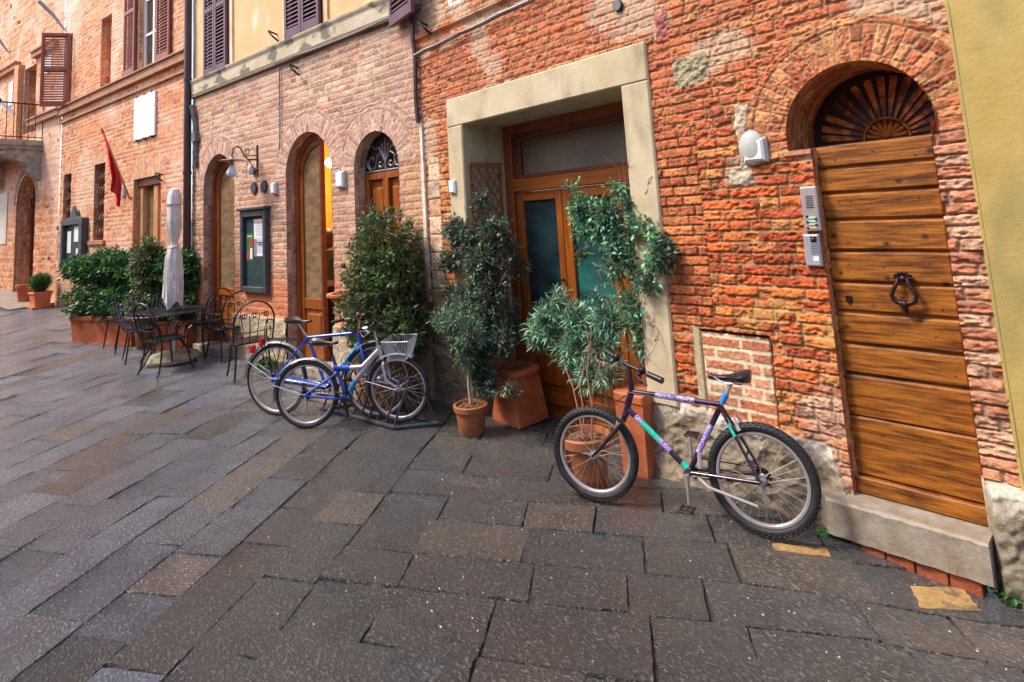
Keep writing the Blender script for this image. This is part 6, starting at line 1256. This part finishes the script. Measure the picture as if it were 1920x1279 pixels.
# ---------- bicycle rack
c0=GP(741,807); c1=GP(822,800); c2=GP(662,785); du=nz((c2-c0)*[1,1,0]); dw=(c1-c0)*np.array([1,1,0]); o=thing('bicycle_rack',c0,'low dark grey steel bicycle rack holding the two blue bicycles','bicycle rack')
m_rack=pm('rack_steel',(.05,.055,.07),(.10,.11,.13),rough=.4,metal=.5,sc3=(9,9,9)); Lr=1.15
K=lambda u,v,z: c0*np.array([1,1,0])+du*u+dw*v+np.array([0,0,z+.02])
t=MB(); t.tube([K(0,0,0),K(Lr,0,0)],.02,8); t.tube([K(0,1,0),K(Lr,1,0)],.018,8); t.tube([K(0,0,0),K(0,1,0)],.018,8); t.tube([K(Lr,0,0),K(Lr,1,0)],.018,8); t.build('base_rail',m_rack,o)
t=MB()
for k in range(10):
    u=.02+k*(Lr-.04)/9; h_=.42 if k%2==0 else .40
    t.tube([K(u,0,0),K(u,.42,h_)],.011,7); t.tube([K(u,1,0),K(u,.58,h_)],.009,7); t.tube([K(u,.42,h_),K(u,.58,h_)],.010,7)
t.build('wheel_bar',m_rack,o)
# ================================================ things on the walls
def lightbox(fr,s,z,w_,h_,lab,num=False,d=.05):
    o=thing('wall_light',fr.P(s,0,z-h_/2),lab,'wall light','white square wall lights'); t=MB(); t.fbox(fr,s-w_/2-.012,s+w_/2+.012,-.02-d*.5,.0,z-h_/2-.012,z+h_/2+.012,.015); t.build('housing',pm('light_grey',(.4,.4,.38),(.55,.54,.5),rough=.5),o)
    t=MB(); t.fbox(fr,s-w_/2,s+w_/2,-.02-d,-.02-d*.45,z-h_/2,z+h_/2,.014); t.build('diffuser',m_white,o); return o
lightbox(MID,3.18,2.45,.10,.15,'small white square light left of the open arch'); lightbox(MID,1.54,2.44,.15,.19,'white framed wall light between second and third arch'); lightbox(MAIN,4.93,2.19,.095,.13,'small bright white square on the left leg of the stucco frame')
lightbox(MAIN,1.735,2.19,.135,.14,'large white rounded house number light left of the plank door',d=.045)
hl=[x for x in bpy.data.objects if x.get('label','').startswith('large white rounded')][0]; t=MB(); t.sph(MAIN.P(1.75,-.03,2.21),(.088,.045,.115),18); t.build('round_housing',MT['light_grey'],hl,smooth=True); lightbox(LEF,2.93,2.82,.1,.2,'small white square light beside the far wooden doorway')
o=thing('door_intercom',MAIN.P(1.43,0,1.67),'tall aluminium intercom panel with slots and name buttons, the upper of two','intercom'); IS=MAIN.S
t=MB(); t.fbox(MAIN,1.387,1.482,-.045,.0,1.672,1.935,.008); t.build('panel',m_alu,o)
t=MB()
for k in range(6): t.fbox(MAIN,1.41,1.452,-.048,-.044,1.875-k*.013,1.879-k*.013)
t.build('speaker_slot',m_blk,o)
t=MB()
for k in range(4): t.fbox(MAIN,1.405,1.45,-.05,-.044,1.745-k*.02,1.757-k*.02)
t.build('name_button',pm('name_strip',(.6,.45,.2),(.4,.7,.62),rough=.3,sc3=(4,4,42),lo=.45,hi=.55),o)
t=MB()
for k in range(5): t.fbox(MAIN,1.449+(k%2)*-.048,1.455+(k%2)*-.048+.006,-.052,-.044,1.752-k*.017,1.764-k*.017)
t.build('button_clip',m_blk,o)
o=thing('camera_intercom',MAIN.P(1.45,0,1.46),'smaller grey video intercom with camera eye just below the tall panel','intercom')
t=MB(); t.fbox(MAIN,1.405,1.497,-.045,.0,1.462,1.652,.01); t.build('panel',pm('intercom_grey',(.38,.40,.46),(.5,.52,.58),rough=.35,metal=.3,sc3=(9,9,9)),o)
t=MB(); t.fbox(MAIN,1.417,1.452,-.05,-.044,1.604,1.640,.004); t.sph(MAIN.P(1.435,-.05,1.622),(.012,.008,.012),10); t.build('camera_lens',m_blk,o)
t=MB(); t.fbox(MAIN,1.415,1.447,-.048,-.044,1.492,1.520,.003); t.build('name_tag',m_white,o)
t=MB()
for k in range(6): t.fbox(MAIN,1.415,1.455,-.0465,-.044,1.59-k*.011,1.593-k*.011)
t.build('speaker_slot',m_grey,o)
# notice board with posters
o=thing('notice_board',MID.P(3.74,0,.97),'dark grey framed notice board with two posters on the tan house','notice board')
t=MB(); t.fbox(MID,3.36,3.44,-.085,0,.97,2.17,.008); t.fbox(MID,4.04,4.12,-.085,0,.97,2.17,.008); t.fbox(MID,3.44,4.04,-.085,0,.97,1.05,.008); t.fbox(MID,3.44,4.04,-.085,0,2.07,2.17,.008); t.fbox(MID,3.33,4.16,-.12,0,2.17,2.21,.006); t.build('frame',m_grey,o)
t=MB(); t.fbox(MID,3.44,4.04,-.03,0,1.05,2.07); bk=t.build('back_panel',m_felt,o)
def sheet(s0,s1,z0,z1,c,nm,par,off=.034,th=.003):
    t=MB(); t.fbox(MID,s0,s1,-off,-off+th,z0,z1); return t.build(nm,pm('paper_%.2f_%.2f_%.2f'%c,c,rough=.6),par)
p_=sheet(3.47,3.78,1.49,2.03,(.78,.80,.84),'white_poster',o)
for z in np.arange(1.54,1.98,.022):
    if not(1.74<z<1.77): sheet(3.50,3.74-.05*((z*37)%1),z,z+.006,(.30,.32,.36),'text_line',p_,.036)
sheet(3.47,3.78,1.97,2.0,(.55,.25,.20),'poster_header',p_,.037); sheet(3.50,3.68,1.68,1.70,(.08,.08,.10),'bold_title_line',p_,.038); sheet(3.50,3.66,1.645,1.665,(.08,.08,.10),'bold_title_line',p_,.038); sheet(3.70,3.775,1.50,1.74,(.25,.22,.24),'poster_photo',p_,.038)
p_=sheet(3.80,4.01,1.42,1.83,(.02,.16,.07),'green_red_poster',o)
sheet(3.82,3.91,1.62,1.75,(.55,.03,.02),'red_shape',p_,.036); sheet(3.92,3.99,1.44,1.56,(.60,.04,.03),'red_shape',p_,.036); sheet(3.83,3.90,1.45,1.61,(.75,.75,.75),'white_shape',p_,.036); sheet(3.83,3.98,1.77,1.795,(.6,.5,.1),'yellow_line',p_,.036)
# second notice board on the far house
o=thing('notice_case',LEF.P(5.65,0,1.28),'dark glazed notice case with pointed top behind the hedge','notice board')
t=MB(); t.fbox(LEF,4.94,5.14,-.14,0,1.2,2.38,.01); t.fbox(LEF,6.22,6.36,-.14,0,1.2,2.38,.01); t.fbox(LEF,5.14,6.22,-.14,0,2.24,2.38,.01); t.fbox(LEF,5.14,6.22,-.14,0,1.2,1.3,.01); t.prism([LEF.P(s_,-.1,z_) for s_,z_ in ((5.2,2.38),(6.1,2.38),(5.85,2.44),(5.75,2.6),(5.65,2.68),(5.55,2.6),(5.45,2.44))],LEF.n*.04); t.build('frame',m_grey,o)
t=MB(); t.fbox(LEF,5.14,6.22,-.06,0,1.3,2.24); t.build('back_panel',m_felt,o)
for k,(a,b_,c,d) in enumerate(((5.3,5.65,1.85,2.2),(5.85,6.1,1.6,2.1),(5.3,5.5,1.4,1.7))): t=MB(); t.fbox(LEF,a,b_,-.07,-.062,c,d); t.build('paper_notice',m_white,o)
# bracket lamp
o=thing('bracket_lamp',MID.P(3.70,0,2.7),'wrought iron bracket lamp with flat shade and glass globe over the first arch','wall lamp')
s_=3.70; t=MB(); t.tube([MID.P(s_,-.015,2.68),MID.P(s_,-.015,3.14)],.014,7); zA=2.92
X_=[(0,zA),(-.14,zA),(-.20,zA+.05),(-.25,zA+.16),(-.31,zA+.19),(-.36,zA+.15),(-.38,zA+.05),(-.38,zA-.02)]
t.tube([MID.P(s_,n_-.015,z_) for n_,z_ in X_],.011,7); t.tube([MID.P(s_,-.015,zA+.06),MID.P(s_,-.13,zA+.06)],.008,6)
t.tube([MID.P(s_,-.16-.04*math.cos(a)*(1-a/9),zA+.11+.06*math.sin(a)*(1-a/9)) for a in np.linspace(-1.5,5,16)],.007,5); t.tube([MID.P(s_,n_,z_) for n_,z_ in ((-.14,zA),(-.10,zA-.09),(-.05,zA-.15),(-.02,zA-.18))],.008,6); t.tube([MID.P(s_,-.15+.025*math.cos(a),zA-.05+.03*math.sin(a)) for a in np.linspace(0,5,12)],.006,5)
t.build('scroll_bracket',m_rust,o); zL=zA-.02
t=MB(); t.lathe(MID.P(s_,-.395,zL),[(.02,.05),(.035,.02),(.17,0),(.175,-.006),(.03,-.01),(.03,-.08)],28); t.build('lamp_shade',pm('shade_grey',(.22,.16,.15),(.34,.27,.25),rough=.4,metal=.4),o,smooth=True)
t=MB(); t.lathe(MID.P(s_,-.395,zL-.08),[(.03,0),(.045,-.03),(.07,-.08),(.075,-.11),(.06,-.15),(.02,-.175)],20); t.build('glass_globe',pm('milk_glass',(.62,.66,.72),(.8,.84,.9),rough=.1),o,smooth=True)
o=thing('junction_light',MID.P(3.78,0,2.7),'small white oval lamp at the foot of the iron bracket','lamp'); t=MB(); t.sph(MID.P(3.80,-.06,2.78),(.035,.05,.085),12); t.build('bulb_cover',m_white,o,smooth=True); t=MB(); t.fbox(MID,3.76,3.82,-.03,0,2.70,2.76); t.build('bulb_base',m_grey,o)
# big drain pipe between middle and far houses
o=thing('drainpipe',MID.P(6.02,-.1,0),'dark brown drainpipe running up the full height between tan and red houses','drainpipe')
t=MB(); t.tube([MID.P(6.0,-.09,.0),MID.P(6.0,-.09,9.2)],.062,16); t.build('pipe',m_pipe,o,smooth=True)
for z_ in (1.3,2.9,4.55,6.2,7.8): t=MB(); t.tube([MID.P(6.0,-.09,z_),MID.P(6.0,-.09,z_+.05)],.072,16); t.build('pipe_collar',m_pipe,o,smooth=True)
t=MB(); 
for k in range(9): t.tube([MID.P(5.86+.02*math.sin(k),-.03-.01*k%3,4.1-.0)]+[MID.P(5.80+.05*math.sin(k*2+j),-.04-.02*math.cos(k+j),3.75-.12*j+.03*math.sin(k*3+j)) for j in range(7)],.012,5)
t.fbox(MID,5.72,5.86,-.09,0,3.45,3.62); setp(t.build('cable_tangle',m_cab,org=MID.P(5.8,0,3.4)),'tangle of grey cables and small box right of the brown drainpipe','cables')
# flag
s_,z_=LEF.S(238,350,-.05); o=thing('red_flag',LEF.P(2.9,0,2.4),'red flag hanging from a slanting pole on the far brick house','flag')
def PX(px,py,n=-.75): a,b_=LEF.S(px,py,n); return LEF.P(a,n,b_)
pa,pb=PX(190,240,-1.2),LEF.P(LEF.S(243,372,0)[0],0,LEF.S(243,372,0)[1]); t=MB(); t.tube([pa,pb],.018,8); t.build('flag_pole',pm('pole_wood',(.4,.25,.15),(.6,.45,.3),rough=.5),o)
vs=[];n_=20;k_=9
Lp=[(191,243),(200,275),(205,310),(210,335),(206,358),(216,362),(219,386)]; Rp=[(193,243),(209,290),(216,308),(224,325),(229,345),(227,368),(225,388)]
for i in range(n_):
    f=i/(n_-1)*(len(Lp)-1); j0=min(int(f),len(Lp)-2); u=f-j0; l=np.array(Lp[j0])*(1-u)+np.array(Lp[j0+1])*u; r=np.array(Rp[j0])*(1-u)+np.array(Rp[j0+1])*u
    for j in range(k_): v=j/(k_-1); p_=l*(1-v)+r*v; vs.append(PX(p_[0],p_[1],-1.15+.9*(i/n_)*.7+.02*math.sin(v*7+i*.5)))
t=MB(); t.add(vs,[(i*k_+j,i*k_+j+1,(i+1)*k_+j+1,(i+1)*k_+j) for i in range(n_-1) for j in range(k_-1)]); fl=t.build('flag_cloth',m_flag,o,smooth=True,recalc=False)
md=fl.modifiers.new('thick','SOLIDIFY'); md.thickness=.006
vs=[]; Lp=[(204,293),(207,308),(206,322)]; Rp=[(206,294),(210,306),(210,320)]
for (l,r) in zip(Lp,Rp): vs+= [PX(*l,-1.2),PX(*r,-1.2)]

# ================================================ person inside the open arch, seen from behind
def person():
    n_=.55; s0=MID.S(617,470,n_)[0]; zh=MID.S(617,432,n_)[1]; zf=.09; H_=zh-zf; h=H_/7.4
    base=MID.P(s0,n_,zf); o=thing('person',base,'person in olive jacket and dark trousers standing inside the open doorway, seen from behind','person')
    P=lambda s,n,z: MID.P(s0+s,n_+n,zf+z)
    J={'pel':(0,0,H_*.52),'wa':(0,.0,H_*.62),'ch':(0,-.01,H_*.74),'nk':(0,0,H_*.825),'nk2':(0,.01,H_*.86),'hd':(0,.015,H_*.93),
       'sl':(.17,0,H_*.80),'el':(.21,.04,H_*.63),'wl':(.17,.16,H_*.53),'hl':(.15,.2,H_*.50),'sr':(-.17,0,H_*.80),'er':(-.22,.03,H_*.63),'wr':(-.20,.12,H_*.50),'hr':(-.19,.15,H_*.46),
       'hpl':(.09,0,H_*.49),'kl':(.10,.03,H_*.28),'al':(.10,-.01,H_*.045),'tl':(.11,.13,H_*.02),'hpr':(-.09,0,H_*.49),'kr':(-.10,.01,H_*.28),'ar':(-.11,-.02,H_*.045),'tr':(-.12,.12,H_*.02)}
    RR={'pel':.145,'wa':.135,'ch':.155,'nk':.062,'nk2':.055,'hd':.1,'sl':.07,'el':.048,'wl':.034,'hl':.038,'sr':.07,'er':.048,'wr':.034,'hr':.038,'hpl':.095,'kl':.062,'al':.042,'tl':.04,'hpr':.095,'kr':.062,'ar':.042,'tr':.04}
    E_=[('pel','wa'),('wa','ch'),('ch','nk'),('nk','nk2'),('nk2','hd'),('ch','sl'),('sl','el'),('el','wl'),('wl','hl'),('ch','sr'),('sr','er'),('er','wr'),('wr','hr'),('pel','hpl'),('hpl','kl'),('kl','al'),('al','tl'),('pel','hpr'),('hpr','kr'),('kr','ar'),('ar','tr')]
    def skin(keys,edges,name,mat,parent,grow=0,root=None):
        ks=list(keys); me=bpy.data.meshes.new(name); me.from_pydata([tuple(P(*J[k])-ORG[o.name]) for k in ks],[(ks.index(a),ks.index(b)) for a,b in edges],[])
        ob=link(name,me,mat,parent); md=ob.modifiers.new('s','SKIN'); 
        for i,k in enumerate(ks): me.skin_vertices[0].data[i].radius=(RR[k]+grow,RR[k]*(.85 if k in('pel','wa','ch') else 1)+grow)
        me.skin_vertices[0].data[ks.index(root or ks[0])].use_root=True; m2=ob.modifiers.new('u','SUBSURF'); m2.levels=2; m2.render_levels=2; return ob
    m_skin=pm('skin',(.5,.28,.2),(.56,.33,.24),rough=.5); body=skin(J.keys(),E_,'body',m_skin,o,0,'pel')
    up=['pel','wa','ch','nk','sl','el','wl','sr','er','wr']; skin(up,[e for e in E_ if e[0] in up and e[1] in up],'jacket',pm('olive_jacket',(.05,.06,.045),(.10,.10,.07),rough=.8,sc3=(20,20,20),bump=.3,bsc=30),o,.02,'pel')
    lo_=['pel','hpl','kl','al','hpr','kr','ar']; skin(lo_,[e for e in E_ if e[0] in lo_ and e[1] in lo_],'trousers',pm('dark_trousers',(.012,.016,.03),(.03,.035,.05),rough=.8),o,.018,'pel')
    t=MB(); t.sph(P(0,0,H_*.945),(.098,.105,.122),18); t.sph(P(0,-.02,H_*.90),(.09,.085,.10),16); t.build('hair',pm('brown_hair',(.04,.018,.012),(.09,.04,.025),rough=.5,sc3=(40,40,8),bump=.4,bsc=60),o,smooth=True)
    t=MB(); t.tube([P(.07*math.cos(a),.005+.07*math.sin(a),H_*.838+.012*math.sin(a)) for a in np.linspace(0,2*math.pi,18,endpoint=False)],.018,8,closed=True); t.build('pale_collar',m_cloth,o,smooth=True)
    for sg in (-1,1): t=MB(); t.sph(P(sg*.095,.02,H_*.925),(.014,.022,.03),10); t.build('ear',m_skin,o,smooth=True)
    for k in ('hl','hr'):
        t=MB(); c=np.array(J[k]); sg=1 if k=='hl' else -1; t.sph(P(*c),(.035,.03,.045),12)
        for f in range(4): x=(f-1.5)*.018; t.tube([P(c[0]+x,c[1]+.01,c[2]-.02),P(c[0]+x,c[1]+.03,c[2]-.06),P(c[0]+x,c[1]+.055,c[2]-.085)],[.009,.008,.006],7)
        t.tube([P(c[0]-sg*.03,c[1],c[2]),P(c[0]-sg*.05,c[1]+.03,c[2]-.03)],[.011,.008],7); t.build('hand',m_skin,o,smooth=True)
    for k in ('al','ar'): c=J[k]; t=MB(); t.tube([P(c[0],c[1]-.05,.045),P(c[0],c[1],.05),P(c[0],c[1]+.10,.038),P(c[0],c[1]+.18,.03)],[.035,.045,.04,.025],10); t.build('shoe',m_blk,o,smooth=True)
person()
